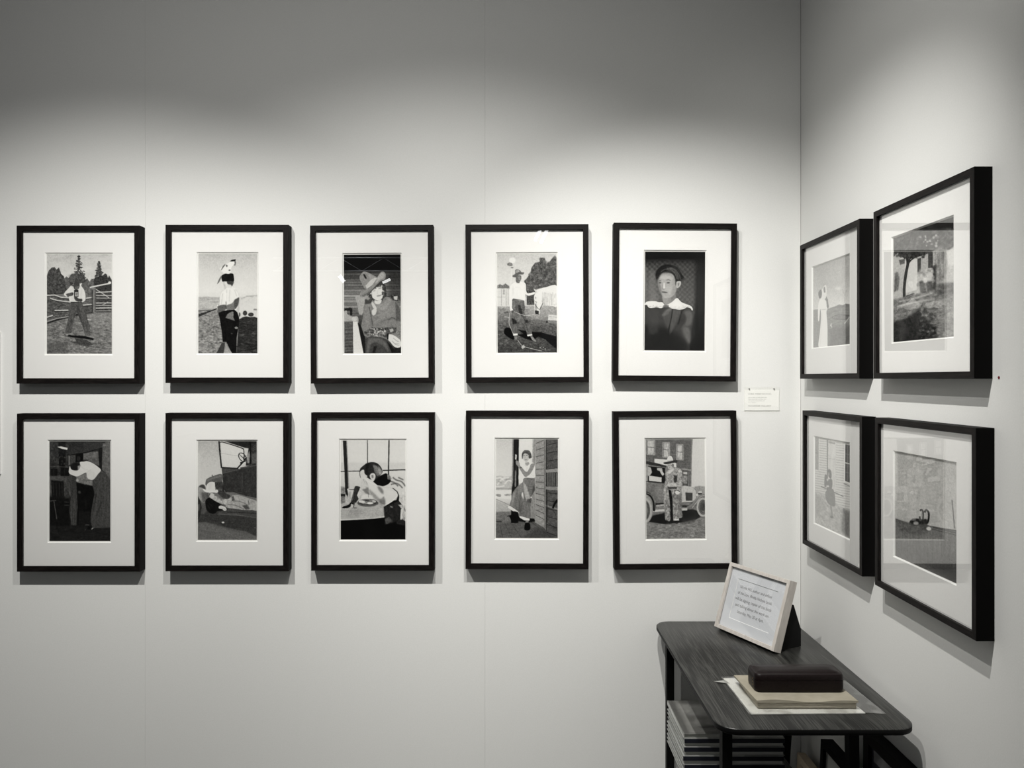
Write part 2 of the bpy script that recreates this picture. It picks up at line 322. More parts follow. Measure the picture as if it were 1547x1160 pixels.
def pic_bird_boy():
    P = Pic('30 30 684 1136', 2); P.bg([(30, 176), (240, 196), (450, 212), (500, 205), (520, 175), (700, 178), (760, 130), (1136, 118)])
    P.tex(P._mask(P.m('0 0 700 0 700 480 0 480')), 200, 120, 7)
    P.poly('30 512 120 505 200 512 270 515 270 545 30 545', 158, .9, 3); P.poly('485 525 580 490 684 484 684 1136 485 1136', 192, 1, 3)
    P.lines('500 528 590 500 684 496|560 500 640 508', 10, 150, .7, 3)
    P.poly('30 545 270 540 270 620 30 660', 168, 1, 4, tex=(60, 8, 26)); P.poly('30 650 300 640 300 1136 30 1136', 128, 1, 6, tex=(26, 12, 40))
    P.blobs('30 750 300 750 300 1136 30 1136', 150, 4, 11, 60, 195, .55, 1, 1.8)
    P.line('30 664 100 664 165 662', 8, 60, .9, 1); P.poly('30 700 150 665 240 632 240 645 130 690 30 735', 52, 1, 1)
    P.poly('485 600 684 590 684 640 600 660 485 700', 200, .8, 6); P.poly('480 760 520 735 560 725 600 735 650 730 684 742 684 1136 455 1136', 50, 1, 2, tex=(40, 10, 22))
    P.ell(547, 690, 24, 28, 62, 1, 2); P.ell(612, 706, 32, 22, 60, 1, 2); P.ell(487, 706, 10, 24, 80, 1, 2); P.ell(660, 650, 20, 10, 110, .8, 3)
    P.blobs('470 780 684 780 684 1136 470 1136', 60, 4, 12, 28, 96, .6, 1.5, 2.5)
    P.poly('236 600 262 598 270 480 300 440 340 400 400 395 440 420 480 470 484 530 470 600 440 660 340 660 250 680', 226, sm=1)
    P.lines('345 430 335 600|380 430 372 560|430 430 455 500|300 470 285 590', 8, 168, .8, 3); P.line('262 596 268 520 282 462 320 425 345 400', 5, 150, .6, 2, 1); P.line('484 520 474 470 440 425', 5, 150, .6, 2, 1); P.poly('320 440 345 470 340 590 325 590', 240, .7, 3)
    P.poly('250 608 330 596 336 640 300 680 245 682 240 640', 92, 1, 3, 1); P.poly('340 605 400 580 430 545 480 515 478 570 460 620 430 650 345 652', 112, 1, 3, 1); P.poly('430 540 482 514 474 590 445 640 425 620', 74, .9, 3); P.line('336 560 338 650', 7, 50, .8, 2)
    P.poly('252 685 300 668 350 655 430 650 462 680 482 740 480 820 470 870 455 960 452 1136 400 1136 340 1010 300 1010 290 900 268 760', 24, 1, 1, tex=(30, 60, 8))
    P.poly('405 670 420 675 418 740 436 775 330 742 352 700', 112, 1, 2); P.poly('430 850 450 838 470 850 462 866 440 864', 150, .9, 2); P.ell(400, 918, 10, 8, 90, .7, 2)
    P.poly('230 1136 290 1020 326 1015 310 1136', 62, 1, 2); P.poly('326 1014 350 1060 405 1136 312 1136 330 1070', 148, 1, 2)
    P.poly('284 285 300 262 345 248 410 250 422 280 420 340 350 338 300 342', 26, 1, 1, 1); P.poly('302 342 345 345 340 410 322 422 312 385', 180, 1, 2, 1); P.poly('320 340 345 340 355 380 335 395', 215, .9, 2)
    P.poly('350 336 420 338 410 380 395 392 370 380 355 370', 64, 1, 2, 1); P.poly('345 365 395 375 400 410 350 408', 205, .9, 3); P.ell(418, 350, 8, 8, 110, .8, 1)
    P.poly('270 200 300 165 345 140 385 120 430 112 438 150 400 175 390 230 372 252 340 250 300 235', 233, 1, 2, 1)
    P.poly('278 215 300 165 322 146 334 150 310 180 285 215', 98, 1, 2); P.poly('378 112 400 96 446 90 440 112 400 116', 36, 1, 1.5); P.poly('430 110 446 118 440 160 415 158 432 146', 78, 1, 2)
    P.ell(345, 163, 10, 14, 100, 1, 2); P.ell(376, 212, 12, 8, 90, 1, 2); P.poly('278 275 284 300 258 352 235 370 250 330', 96, 1, 2)
    return P.done(3)

def pic_pianist():
    P = Pic('32 38 660 1136', 3); P.bg([(38, 14), (210, 24), (240, 52), (500, 108), (560, 130), (800, 96), (1136, 60)])
    for i, y in enumerate(range(215, 800, 30)):
        g = [60, 84, 70, 92, 104, 112, 96, 128, 112, 150, 120, 140, 112, 132, 110, 100, 92, 80, 70, 60][i]
        P.poly((32, y, 660, y, 660, y+27, 32, y+27), g, .9, 1, tex=(160, 5, 14)); P.line((32, y+28, 660, y+28), 4, 34, .7, 1)
    P.poly('510 210 660 210 660 560 540 560', 40, .6, 30); P.poly('32 38 660 38 660 215 32 225', 14, .85, 6)
    P.poly('160 500 270 508 262 560 240 690 215 708 195 690 180 600', 156, 1, 2, 1)
    P.poly('480 500 560 488 640 492 660 500 660 560 520 560', 60, 1, 2, tex=(10, 10, 60)); P.poly('580 505 625 500 620 545 585 540', 200, .9, 2)
    P.poly('245 700 255 600 290 570 345 545 500 505 560 545 610 560 645 620 660 700 660 1000 250 940', 122, 1, 1, 1, tex=(20, 40, 8))
    P.poly('262 600 330 590 330 640 300 760 330 880 270 900', 138, .5, 8); P.poly('400 640 560 600 600 650 560 720 420 740', 142, .5, 12); P.poly('345 560 450 585 520 520 560 540 500 640 420 650 360 620', 150, .7, 6, 1); P.poly('600 560 650 640 660 780 605 780', 78, .8, 4)
    P.lines('310 620 330 720 350 830|520 770 560 740 600 760', 8, 60, .8, 3, 1); P.lines('420 800 500 765 590 755', 10, 98, .8, 4, 1); P.lines('360 790 430 760 520 720|380 720 470 690 560 640', 12, 148, .6, 5, 1)
    P.poly('340 560 375 600 395 640 378 660 350 625 335 585', 196, 1, 2); P.poly('340 660 372 640 392 655 380 700 355 716 342 700', 200, 1, 2, 1)
    P.poly('250 900 330 850 480 850 600 860 600 900 500 960 330 955 262 930', 96, 1, 2, tex=(14, 12, 80)); P.blobs('330 860 530 855 520 950 330 950', 40, 5, 11, 120, 225, .8, 1.5)
    P.poly('500 850 612 850 610 910 560 915 500 960', 70, .8, 3, tex=(10, 12, 50)); P.poly('530 870 570 862 580 890 545 905', 186, .8, 2)
    P.poly('268 1136 262 1020 290 960 380 952 460 965 530 1010 570 1136', 66, 1, 2, 1); P.poly('290 990 330 965 440 975 500 1030 520 1120 470 1060 400 1020 330 1030 300 1136 280 1136', 104, .8, 6, 1); P.poly('340 1136 360 1060 395 1055 370 1136', 30, .9, 4)
    P.poly('500 1000 560 1060 620 1136 560 1136', 24, .9, 4); P.poly('560 960 660 1000 660 1136 600 1136', 34, .9, 3)
    P.poly('512 945 540 925 600 950 655 1000 658 1060 620 1076 580 1060 540 1010 515 980', 214, 1, 1, 1); P.lines('570 965 612 1000 640 1010|560 1000 600 1040 640 1050|590 1030 640 1030', 6, 110, .7, 2); P.poly('500 930 525 915 520 985 505 980', 20, .9, 2)
    P.poly('600 900 660 880 660 980 640 960', 120, .9, 2, tex=(10, 10, 70))
    P.poly('262 540 300 520 345 545 330 580 262 590', 60, .9, 3); P.ell(296, 520, 22, 26, 160, .8, 5)
    P.poly('310 480 320 430 370 385 440 340 480 370 492 430 478 500 450 560 400 572 350 545', 70, 1, 2, 1, tex=(10, 10, 26))
    P.poly('318 470 330 430 380 390 440 370 470 400 476 450 462 510 425 548 385 545 345 515', 222, 1, 2, 1); P.poly('370 545 400 555 445 540 440 575 410 590 375 580', 214, 1, 2, 1)
    P.poly('320 440 380 385 450 345 478 372 470 395 440 375 400 390 350 430 330 470', 62, .95, 2, 1); P.poly('320 450 340 440 345 500 330 490', 160, .7, 4)
    P.blobs('455 380 490 375 496 500 460 520', 22, 7, 14, 40, 92, .85, 2); P.blobs('296 470 330 455 345 530 310 540', 22, 6, 12, 46, 100, .85, 2); P.blobs('350 400 470 345 478 372 360 425', 16, 6, 11, 44, 84, .8, 2)
    P.poly('352 442 378 432 380 444 356 452', 140, .9, 2.5); P.poly('410 412 445 404 448 416 414 424', 140, .9, 2.5); P.lines('345 432 380 422|405 402 446 394', 5, 130, .8, 2)
    P.line('400 440 402 475 415 480', 5, 165, .8, 2); P.poly('392 498 425 488 448 484 438 500 408 508', 138, .9, 2.5, 1); P.line('395 500 446 487', 3, 100, .7, 1.2)
    P.poly('204 295 230 245 262 226 300 240 370 275 400 295 390 320 330 390 270 420 235 370', 136, 1, 1, 1, tex=(30, 30, 8)); P.poly('270 385 330 320 375 295 400 300 345 380 285 420', 186, 1, 2)
    P.poly('246 262 262 258 284 300 268 305', 36, .95, 2, 1); P.poly('300 250 372 282 340 300 300 290', 165, .6, 6)
    P.poly('208 480 230 440 275 425 330 395 385 330 420 260 455 230 485 240 495 275 480 320 440 330 400 370 340 430 280 490 240 512 215 508', 134, 1, 1, 1); P.poly('400 300 425 262 458 240 480 260 470 300 430 320 385 360', 172, .8, 4, 1); P.poly('225 490 280 470 340 415 300 480 245 508', 92, .8, 4)
    P.lines('285 500 330 450 400 385 440 335', 8, 60, .8, 2, 1)
    P.poly('32 640 100 625 125 640 122 715 100 715 96 660 32 665', 34, .95, 1); P.poly('32 680 60 660 70 700 120 725 170 722 190 750 185 800 150 780 32 780', 160, 1, 2, 1); P.ell(145, 755, 28, 24, 196, .8, 4)
    P.poly('32 780 130 775 135 1136 32 1136', 120, 1, 1); P.poly('130 780 178 785 245 1136 133 1136', 224, 1, 1)
    for i in range(24): y = 790+i*(15+i*.05); P.line((34, y, 128, y+3), 7+i*.1, 26, .95, .6); P.line((132, y+6, 182+i*2.5, y+9), 2, 150, .6, .6)
    P.poly('185 800 215 820 250 930 262 960 262 1136 245 1136', 30, 1, 3)
    return P.done(3)

def pic_horseman():
    P = Pic('30 30 688 1130', 4); P.bg([(30, 182), (120, 192), (390, 210), (600, 205), (612, 150), (720, 118), (850, 82), (1130, 62)])
    P.poly('30 380 60 365 90 380 120 358 165 390 165 420 30 420', 100, .9, 3, tex=(8, 8, 40)); P.poly('30 412 165 415 165 612 30 612', 205, 1, 1)
    P.lines('75 420 75 606|128 420 128 606|150 420 150 606', 5, 120, .8, 1); P.line('30 510 130 512', 4, 120, .7, 1); P.poly('92 425 112 425 112 480 92 480', 130, .7, 2)
    C = '330 330 360 300 400 230 412 180 450 130 500 120 505 85 530 72 560 90 575 140 610 120 640 80 665 50 688 70 688 400 520 410 460 430 350 450'
    P.poly(C, 84, 1, 3, tex=(12, 12, 36)); P.blobs(C, 190, 6, 18, 44, 132, .6, 2)
    P.poly('330 440 450 430 450 600 355 600', 70, 1, 2, tex=(12, 14, 34)); P.poly('335 490 357 490 357 606 335 606', 185, .9, 1)
    G = P._mask(P.m('30 612 688 606 688 1130 30 1130')); P.tex(G, 26, 10, 24); P.blobs('30 640 688 640 688 1130 30 1130', 170, 4, 11, 50, 130, .45, 1, 2)
    P.poly('350 602 688 602 688 760 420 760', 158, .6, 20); P.lines('105 730 160 735', 5, 200, .7, 1)
    P.poly('595 705 688 715 688 775 590 768', 190, 1, 1); P.poly('590 770 688 778 688 810 590 800', 120, .9, 1); P.ell(578, 788, 9, 12, 30, .9, 1); P.lines('600 730 688 738', 5, 110, .6, 1)
    P.poly('103 890 120 855 160 850 190 880 215 950 205 985 150 955 108 920', 14, 1, 2, 1); P.poly('250 870 330 885 420 898 520 905 600 930 688 950 688 1090 620 1040 560 985 480 950 420 1000 330 970 250 930 320 920', 18, 1, 3)
    P.poly('440 560 436 520 445 480 480 430 560 405 688 390 688 608 640 610 560 600 525 580 535 560 500 640 495 700 450 705 440 640', 222, 1, 1, 1)
    for i in range(17): x = 530+i*10; P.line((x, 462+P.r.uniform(-10, 20), x+P.r.uniform(-3, 3), 604), P.r.uniform(2, 5), P.r.uniform(110, 160), .75, 1)
    P.poly('520 560 540 500 560 600', 150, .6, 5); P.poly('446 600 460 560 470 640 462 700 446 690', 130, .8, 3); P.poly('445 660 490 665 490 708 450 704', 34, .9, 3); P.lines('445 590 480 640 500 650|500 650 535 580|470 570 450 560', 6, 40, .8, 1.5)
    P.poly('432 418 460 430 475 470 450 455', 190, 1, 1); P.ell(455, 520, 8, 12, 120, .7, 3); P.poly('660 520 676 520 672 590 658 590', 240, .8, 3)
    P.poly('195 530 328 550 335 620 330 690 350 730 372 770 405 850 415 935 362 945 340 850 310 760 275 690 262 700 240 770 252 930 203 935 190 850 186 740 195 640', 96, 1, 1, tex=(12, 40, 22))
    P.poly('255 600 285 600 310 690 300 710 270 690', 40, .8, 4); P.poly('186 740 240 770 250 800 200 815', 30, .85, 4); P.poly('325 760 372 768 376 800 340 795', 40, .8, 3); P.lines('290 640 330 660|300 700 340 790 370 900', 7, 62, .7, 2); P.poly('205 560 225 560 215 720 200 720', 125, .6, 5)
    P.poly('203 918 252 914 254 935 206 940', 226, 1, 1); P.poly('358 932 412 922 416 938 364 948', 226, 1, 1); P.poly('214 948 250 948 245 985 262 990 225 985', 120, 1, 2); P.poly('392 945 420 950 460 1000 450 1010 415 990', 135, 1, 2)
    P.poly('168 410 190 370 235 345 320 345 345 370 350 440 372 470 440 456 440 478 375 496 340 485 335 550 260 545 200 528 190 620 205 660 185 672 170 640 164 520', 232, 1, 1, 1)
    P.poly('200 380 215 420 205 500 198 500', 190, .6, 5); P.lines('330 400 340 480|230 400 290 410', 6, 196, .6, 3); P.line('205 530 325 550', 8, 60, .8, 1.5); P.ell(198, 668, 16, 12, 60, .8, 3)
    P.poly('240 275 292 270 296 310 280 340 275 355 240 345', 100, 1, 2, 1); P.poly('262 285 290 280 288 315 270 320', 150, .7, 3)
    P.poly('200 270 230 250 228 215 250 200 285 215 300 235 325 235 320 258 270 262 235 290 205 288', 92, 1, 2, 1); P.poly('235 215 262 205 285 225 240 245', 168, .8, 3)
    P.ell(198, 103, 36, 33, 232, 1, 4); P.poly('140 140 170 125 200 140 195 165 150 162', 110, .9, 3, 1); P.ell(195, 184, 16, 7, 90, .9, 2); P.lines('190 190 185 320 182 360', 8, 236, .7, 2)
    P.lines('212 672 260 690 330 715 400 712 440 700|165 690 160 800 180 860 205 920|255 990 290 1040 322 1060 380 1078 520 1112', 5, 196, .85, 1, 1); P.poly('292 1065 322 1040 335 1070 305 1090', 180, .9, 2)
    P.blobs('480 1070 580 1070 580 1100 480 1100', 8, 3, 5, 180, 220, .8)
    return P.done(4)

def pic_collar():
    P = Pic('36 36 702 1136', 5); P.bg([(36, 14), (120, 20), (250, 38), (400, 62), (560, 78), (800, 60), (1136, 28)])
    for i in range(-6, 22):
        P.line((60+i*56, 120, 60+i*56+620, 740), 18, 128, .30, 5); P.line((60+i*56, 120, 60+i*56-620, 740), 18, 128, .30, 5)
    P.poly('80 240 150 260 180 600 80 600', 140, .5, 18); P.poly('36 200 62 200 66 600 36 600', 120, .4, 6)
    P.poly('590 60 702 60 702 1136 590 1136', 26, .8, 16); P.lines('640 300 636 640 650 900|672 320 660 700', 12, 62, .6, 6, 1); P.poly('36 36 702 36 702 130 36 150', 12, .8, 26)
    P.poly('36 630 70 640 130 660 240 655 330 660 400 680 500 640 556 668 575 740 560 860 540 1000 535 1136 36 1136', 62, 1, 2)
    P.poly('36 850 300 880 430 980 530 1080 530 1136 36 1136', 30, .8, 26); P.poly('228 745 270 690 320 660 340 680 300 720 250 760', 128, .9, 8); P.poly('250 700 335 670 320 860 285 900 230 760', 84, .6, 8)
    P.poly('340 680 440 680 430 740 380 840 330 940 310 960', 92, .7, 10); P.lines('344 680 330 780 308 880 302 970', 7, 24, .9, 2, 1); P.lines('452 680 430 760 405 850', 9, 26, .8, 4, 1)
    P.poly('470 700 545 690 568 760 545 850 480 860 440 900 500 790', 104, .8, 10, 1); P.poly('460 880 520 870 550 980 530 1060 470 960', 104, .85, 12, 1); P.poly('70 680 200 680 180 950 80 960', 70, .6, 12)
    P.poly('60 150 600 150 600 560 60 560', 92, .35, 40)
    P.poly('154 300 165 250 205 205 270 180 350 190 405 225 440 280 472 330 455 350 425 362 390 370 382 330 345 275 300 258 240 262 205 290 180 330 172 352', 26, 1, 4, 1); P.lines('170 320 200 250 260 215|185 310 225 250 290 220|400 360 440 350 470 332|395 345 430 330 460 318', 5, 64, .6, 3, 1); P.lines('310 215 370 230 410 290 425 345|350 205 410 250 440 330|280 210 350 230 390 300', 7, 92, .6, 2.5, 1); P.blobs('310 215 380 225 375 260 320 250', 10, 4, 7, 60, 100, .5, 2)
    P.poly('225 545 240 480 378 470 380 545 392 580 330 620 290 640 240 620', 138, 1, 3); P.poly('330 500 385 430 385 560 300 610 320 560', 104, .6, 14)
    P.poly('178 350 185 310 215 270 262 258 320 268 365 310 386 365 388 430 378 480 345 530 290 552 245 545 215 500 190 440', 156, 1, 3, 1)
    P.poly('176 350 186 320 215 440 230 540 200 480 184 420', 108, .8, 7); P.poly('345 320 388 370 386 450 350 525 330 500 355 420', 132, .7, 12); P.poly('225 275 320 275 345 330 300 345 240 340 205 320', 176, .6, 10, 1); P.poly('262 420 330 430 335 480 300 520 262 470', 172, .5, 12, 1); P.poly('225 262 262 250 330 262 300 276 240 280', 96, .5, 6, 1)
    P.poly('166 352 168 300 205 235 270 205 350 212 405 262 432 340 400 366 386 372 372 318 335 282 290 268 240 272 208 298 186 335', 30, .95, 7, 1); P.poly('360 290 400 320 404 366 392 380 388 420 378 400 372 350', 34, .9, 5, 1); P.poly('285 214 350 216 400 262 424 330 395 350 372 300 330 262 280 250', 74, .7, 8, 1, tex=(5, 9, 50)); P.lines('300 216 350 232 388 280 408 345|330 212 380 245 418 300 428 345|280 225 330 240 372 285 392 340|210 262 250 236 300 228', 6, 112, .7, 3, 1); P.line('424 352 450 344 474 326', 9, 78, .7, 3, 1); P.poly('205 300 250 276 320 280 372 330 380 365 345 318 290 296 240 298', 100, .45, 8)
    P.poly('385 375 410 362 435 370 430 410 400 440 386 430', 172, 1, 2, 1); P.poly('398 385 420 380 412 415 400 425', 104, .8, 4)
    P.poly('180 362 205 354 225 366 205 360', 58, .9, 2.5); P.poly('262 354 295 345 330 356 295 352', 58, .9, 2.5); P.ell(204, 382, 16, 7, 84, .9, 3); P.ell(296, 382, 19, 8, 84, .9, 3); P.ell(205, 382, 5, 5, 34, .8, 1.5); P.ell(295, 382, 5, 5, 34, .8, 1.5)
    P.poly('232 380 245 375 240 430 230 450', 122, .6, 4); P.poly('240 380 256 385 262 440 248 452 238 440', 206, .8, 4); P.lines('226 444 240 456 262 448', 5, 96, .8, 2.5, 1)
    P.poly('222 484 240 478 258 480 290 488 270 496 240 494', 92, .9, 3, 1); P.line('222 486 290 489', 3, 60, .8, 1.5); P.poly('232 500 280 500 270 512 240 512', 140, .6, 4); P.line('228 552 235 600 255 620', 6, 70, .6, 3)
    P.poly('36 630 50 600 80 590 150 588 190 598 230 600 262 632 300 618 340 595 392 552 440 595 500 620 545 638 566 665 562 690 540 662 500 655 470 672 420 680 380 675 340 670 300 650 250 650 215 665 170 655 120 662 80 658 60 630', 224, 1, 1, 1)
    P.lines('80 648 130 650 190 650 240 640|320 655 370 665 420 668 470 655 540 650', 5, 150, .6, 1.5, 1); P.blobs('70 635 250 635 250 655 70 655', 26, 3, 5, 120, 200, .6); P.blobs('310 640 540 630 540 660 310 665', 30, 3, 5, 120, 200, .6)
    P.poly('236 648 248 630 300 630 304 650 270 658', 92, .9, 2, tex=(5, 5, 40)); P.poly('400 575 450 610 430 640 340 650 330 630', 236, .6, 8)
    return P.done(2)

def pic_stooping():
    P = Pic('22 24 697 1135', 6); P.bg([(24, 46), (200, 56), (500, 52), (800, 34), (1135, 34)])
    P.poly('22 24 240 24 240 420 22 420', 58, 1, 2, tex=(24, 24, 26)); P.poly('22 410 260 410 260 640 22 640', 78, 1, 4, tex=(30, 30, 24)); P.poly('400 40 620 30 615 100 400 150', 58, 1, 4)
    P.poly('120 30 200 30 200 320 130 320', 22, .85, 3, tex=(14, 14, 22)); P.blobs('40 180 250 180 250 290 40 290', 60, 5, 11, 24, 84, .7, 1); P.lines('30 305 240 312', 7, 90, .8, 1)
    P.poly('36 330 112 330 112 408 36 408', 24, .9, 1); P.poly('145 320 240 320 240 412 145 412', 24, .9, 1); P.lines('70 335 70 405|190 325 190 410', 5, 56, .8, 1)
    P.poly('108 88 150 82 222 98 220 120 160 108', 240, 1, 2); P.line('240 180 240 290', 8, 170, .8, 1); P.poly('250 170 310 165 310 290 250 290', 74, .9, 2); P.poly('312 162 396 158 392 250 312 260', 20, 1, 1); P.ell(345, 215, 20, 30, 60, .7, 3)
    P.line('240 180 400 155 610 98', 9, 24, .9, 1); P.poly('398 160 562 135 565 215 400 230', 104, 1, 2, tex=(20, 16, 26)); P.poly('430 225 585 215 585 300 500 270', 98, 1, 2, tex=(20, 16, 24)); P.poly('565 110 605 104 605 350 575 330', 34, 1, 1)
    P.poly('612 45 697 26 697 460 640 370 604 340', 100, 1, 2, tex=(18, 20, 26)); P.poly('316 420 430 380 500 440 500 520 400 515 330 480', 120, 1, 3, tex=(16, 16, 34)); P.line('400 455 500 462', 6, 60, .7, 1); P.poly('378 504 424 502 424 515 380 515', 226, 1, 1); P.ell(330, 460, 16, 16, 190, .8, 4)
    P.poly('318 480 500 522 560 560 500 940 330 960', 22, 1, 4); P.ell(354, 592, 16, 16, 74, .8, 3); P.poly('415 680 432 680 428 775 416 770', 70, .8, 3); P.poly('340 700 470 640 480 700 470 760 345 790', 26, .8, 5)
    P.poly('40 460 180 470 185 640 50 650', 26, .95, 3); P.lines('60 480 70 630|95 485 102 635|130 490 138 635|160 492 164 630', 6, 66, .7, 1.5); P.poly('185 500 240 480 245 640 200 640', 66, .9, 4, tex=(14, 14, 24)); P.poly('22 650 240 650 240 1000 22 1000', 26, .9, 5); P.lines('30 690 95 682|72 690 104 892', 8, 100, .8, 1.5); P.lines('190 655 245 652|185 700 240 704|185 735 240 738', 9, 66, .8, 1.5)
    P.poly('240 395 310 420 325 560 335 760 320 960 270 960 240 800 262 640', 66, 1, 2, tex=(10, 120, 18)); P.lines('262 640 266 760 262 960|300 560 304 780|282 700 284 960', 6, 94, .6, 2)
    P.poly('22 960 697 985 697 1135 22 1135', 38, .9, 10, tex=(40, 8, 14)); P.poly('345 800 470 800 480 950 345 955', 36, .8, 5)
    P.poly('592 350 640 375 685 440 697 520 697 985 600 988 500 990 478 920 480 840 498 730 520 620 512 560 500 520 510 455', 72, 1, 1, tex=(12, 80, 8)); P.lines('600 420 560 560 540 760 500 900|630 420 640 640 600 980|660 480 672 700 660 970', 10, 88, .6, 4, 1); P.lines('540 600 520 720 500 800|600 700 540 860', 12, 44, .6, 4, 1)
    P.poly('240 330 250 300 262 335 300 350 340 345 365 300 360 258 400 252 440 246 500 268 560 310 592 346 560 390 512 448 470 450 440 425 430 375 380 395 330 416 285 405 240 380', 226, 1, 1, 1)
    P.poly('430 375 500 330 540 400 512 445 470 450 440 425', 204, .6, 8); P.lines('365 300 400 330 450 345|430 375 480 340', 6, 180, .6, 3); P.poly('252 298 280 270 320 262 350 275 355 300 330 335 300 346 270 338', 34, 1, 2, 1); P.poly('335 300 362 290 360 320 338 345', 180, .8, 3)
    P.poly('480 990 512 988 490 1008', 230, 1, 1); P.lines('420 955 460 955|415 1010 425 1012', 6, 130, .7, 1); P.poly('440 985 480 960 500 1000 450 1010', 20, .8, 4)
    return P.done(3)

def pic_running_board():
    P = Pic('25 22 685 1138', 7); P.bg([(22, 168), (250, 192), (520, 205), (560, 120), (900, 70), (960, 88), (1138, 108)])
    P.tex(P._mask(P.m('0 0 800 0 800 500 0 500')), 160, 160, 8)
    P.poly('280 30 300 315 500 330 560 260 560 130 540 110 330 32', 214, 1, 1); P.poly('320 22 685 22 685 280 640 290 610 240 600 160 600 105 560 100 470 72', 42, 1, 1); P.poly('540 110 600 105 600 160 560 190', 200, 1, 1)
    P.poly('600 60 685 40 685 300 560 300 580 180', 52, 1, 1, tex=(30, 20, 14)); P.lines('640 90 685 60|640 110 685 80|640 130 685 105', 5, 104, .7, 1); P.line('612 22 614 280', 14, 22, 1, 1); P.poly('565 200 605 130 610 200 600 270 580 270', 146, .9, 3, tex=(14, 20, 40)); P.poly('625 170 685 150 685 270 630 280', 96, .8, 5)
    P.line('262 22 272 150 290 325', 17, 44, 1, 1); P.line('262 110 280 140', 12, 30, 1, 1); P.lines('276 40 300 34 400 62 520 104 540 130 545 250', 10, 30, 1, .8, 1); P.line('285 158 400 178 540 200', 4, 140, .8, 1)
    P.line('292 318 470 330', 12, 40, 1, 1); t = np.linspace(0, 2*np.pi, 24)
    P.line(np.c_[525+np.cos(t)*42-np.sin(t)*12, 205+np.cos(t)*32+np.sin(t)*38], 9, 24, 1, .6); P.lines('490 170 560 240|520 210 560 195|530 205 545 250', 6, 26, 1, .6); P.line('570 205 540 250 460 338', 16, 22, 1, 1); P.ell(512, 268, 14, 12, 30)
    P.poly('290 320 500 335 500 320 685 285 685 665 560 640 420 600 340 600 310 560 300 400', 56, 1, 1, tex=(40, 40, 9)); P.line('300 386 400 362 495 342', 6, 110, .8, 1.5); P.lines('355 595 500 602 520 580 522 380', 6, 88, .7, 1.5, 1); P.poly('500 320 685 286 685 300 500 336', 84, .8, 2); P.poly('295 330 470 338 300 380', 76, .9, 2)
    P.poly('112 520 116 465 140 440 200 415 290 394 300 470 260 480 220 480 150 520', 92, 1, 1, 1); P.poly('130 455 200 425 292 402 292 425 190 450 130 480', 122, .8, 5); P.ell(186, 410, 6, 9, 60); P.poly('215 480 300 470 300 590 240 570 218 540', 86, 1, 1)
    for i in range(9): P.line((222+i*9, 486, 226+i*9, 560), 4, 26, .95, .6)
    P.poly('300 470 320 590 345 600 300 600', 30, .9, 2); P.poly('36 535 70 512 100 520 105 560 60 560', 74, 1, 2, 1); P.poly('25 560 60 545 110 580 130 640 100 720 60 700 25 640', 150, 1, 3, 1); P.poly('25 640 55 700 72 780 60 860 30 905 25 905', 50, 1, 2); P.poly('25 740 45 730 42 800 25 820', 110, .8, 3); P.poly('60 600 140 600 150 700 80 720', 70, .7, 8)
    P.poly('72 760 240 800 340 780 685 820 685 1100 560 1040 400 1010 300 985 200 950 100 935 25 945 60 860', 62, 1, 4, tex=(40, 8, 10)); P.poly('345 770 685 800 685 880 240 850', 76, .9, 3, tex=(60, 6, 12)); P.line('240 845 460 855 685 888', 6, 120, .7, 2); P.line('345 822 685 838', 9, 40, .8, 2)
    P.poly('25 945 110 940 300 1000 420 1040 640 1100 685 1138 25 1138', 104, 1, 6, tex=(60, 10, 8)); P.poly('75 760 110 765 130 800 90 850 60 840', 92, .9, 6)
    P.poly('340 735 370 715 420 690 400 650 420 634 480 632 560 655 620 675 685 705 685 805 640 800 560 800 470 790 350 772', 160, 1, 1, 1, tex=(14, 26, 22)); P.poly('400 650 425 640 440 690 410 700', 60, .7, 3); P.lines('420 700 480 700 560 730 600 775|350 740 440 745 540 790', 8, 86, .7, 3, 1); P.poly('520 750 570 740 610 790 560 796', 60, .8, 4); P.lines('590 690 600 740', 8, 70, .8, 2)
    P.poly('160 665 220 640 300 680 400 655 400 700 350 740 270 720', 172, 1, 3, 1, tex=(12, 12, 40)); P.poly('230 590 260 570 340 610 390 640 360 675 300 660', 66, 1, 3, 1, tex=(12, 12, 20)); P.lines('240 660 300 690|200 690 290 750', 7, 90, .7, 2)
    P.poly('110 700 130 672 160 660 220 700 290 740 330 770 330 800 250 812 225 835 190 842 140 820 115 770', 26, 1, 1, 1); P.lines('150 720 200 770|130 740 170 800', 8, 52, .6, 3); P.poly('262 758 290 750 335 770 345 800 320 808 300 790 262 782', 216, 1, 1, 1); P.lines('290 775 335 795', 4, 110, .7, 1)
    P.poly('140 615 160 605 205 620 205 655 180 670 165 660 150 640', 190, 1, 2, 1); P.poly('140 612 170 610 150 650', 60, .8, 3)
    P.poly('118 575 124 520 150 490 185 482 212 495 220 560 218 590 150 592', 220, 1, 1, 1); P.poly('80 560 120 572 200 580 250 585 240 605 200 602 140 602 100 590', 228, 1, 1, 1); P.poly('150 500 180 492 175 560 145 570', 200, .7, 6); P.ell(238, 580, 14, 10, 222, 1, 1)
    P.ell(307, 940, 15, 9, 216, 1, 1.5); P.lines('655 1000 675 1003|258 1104 284 1104', 6, 150, .7, 2)
    return P.done(3)

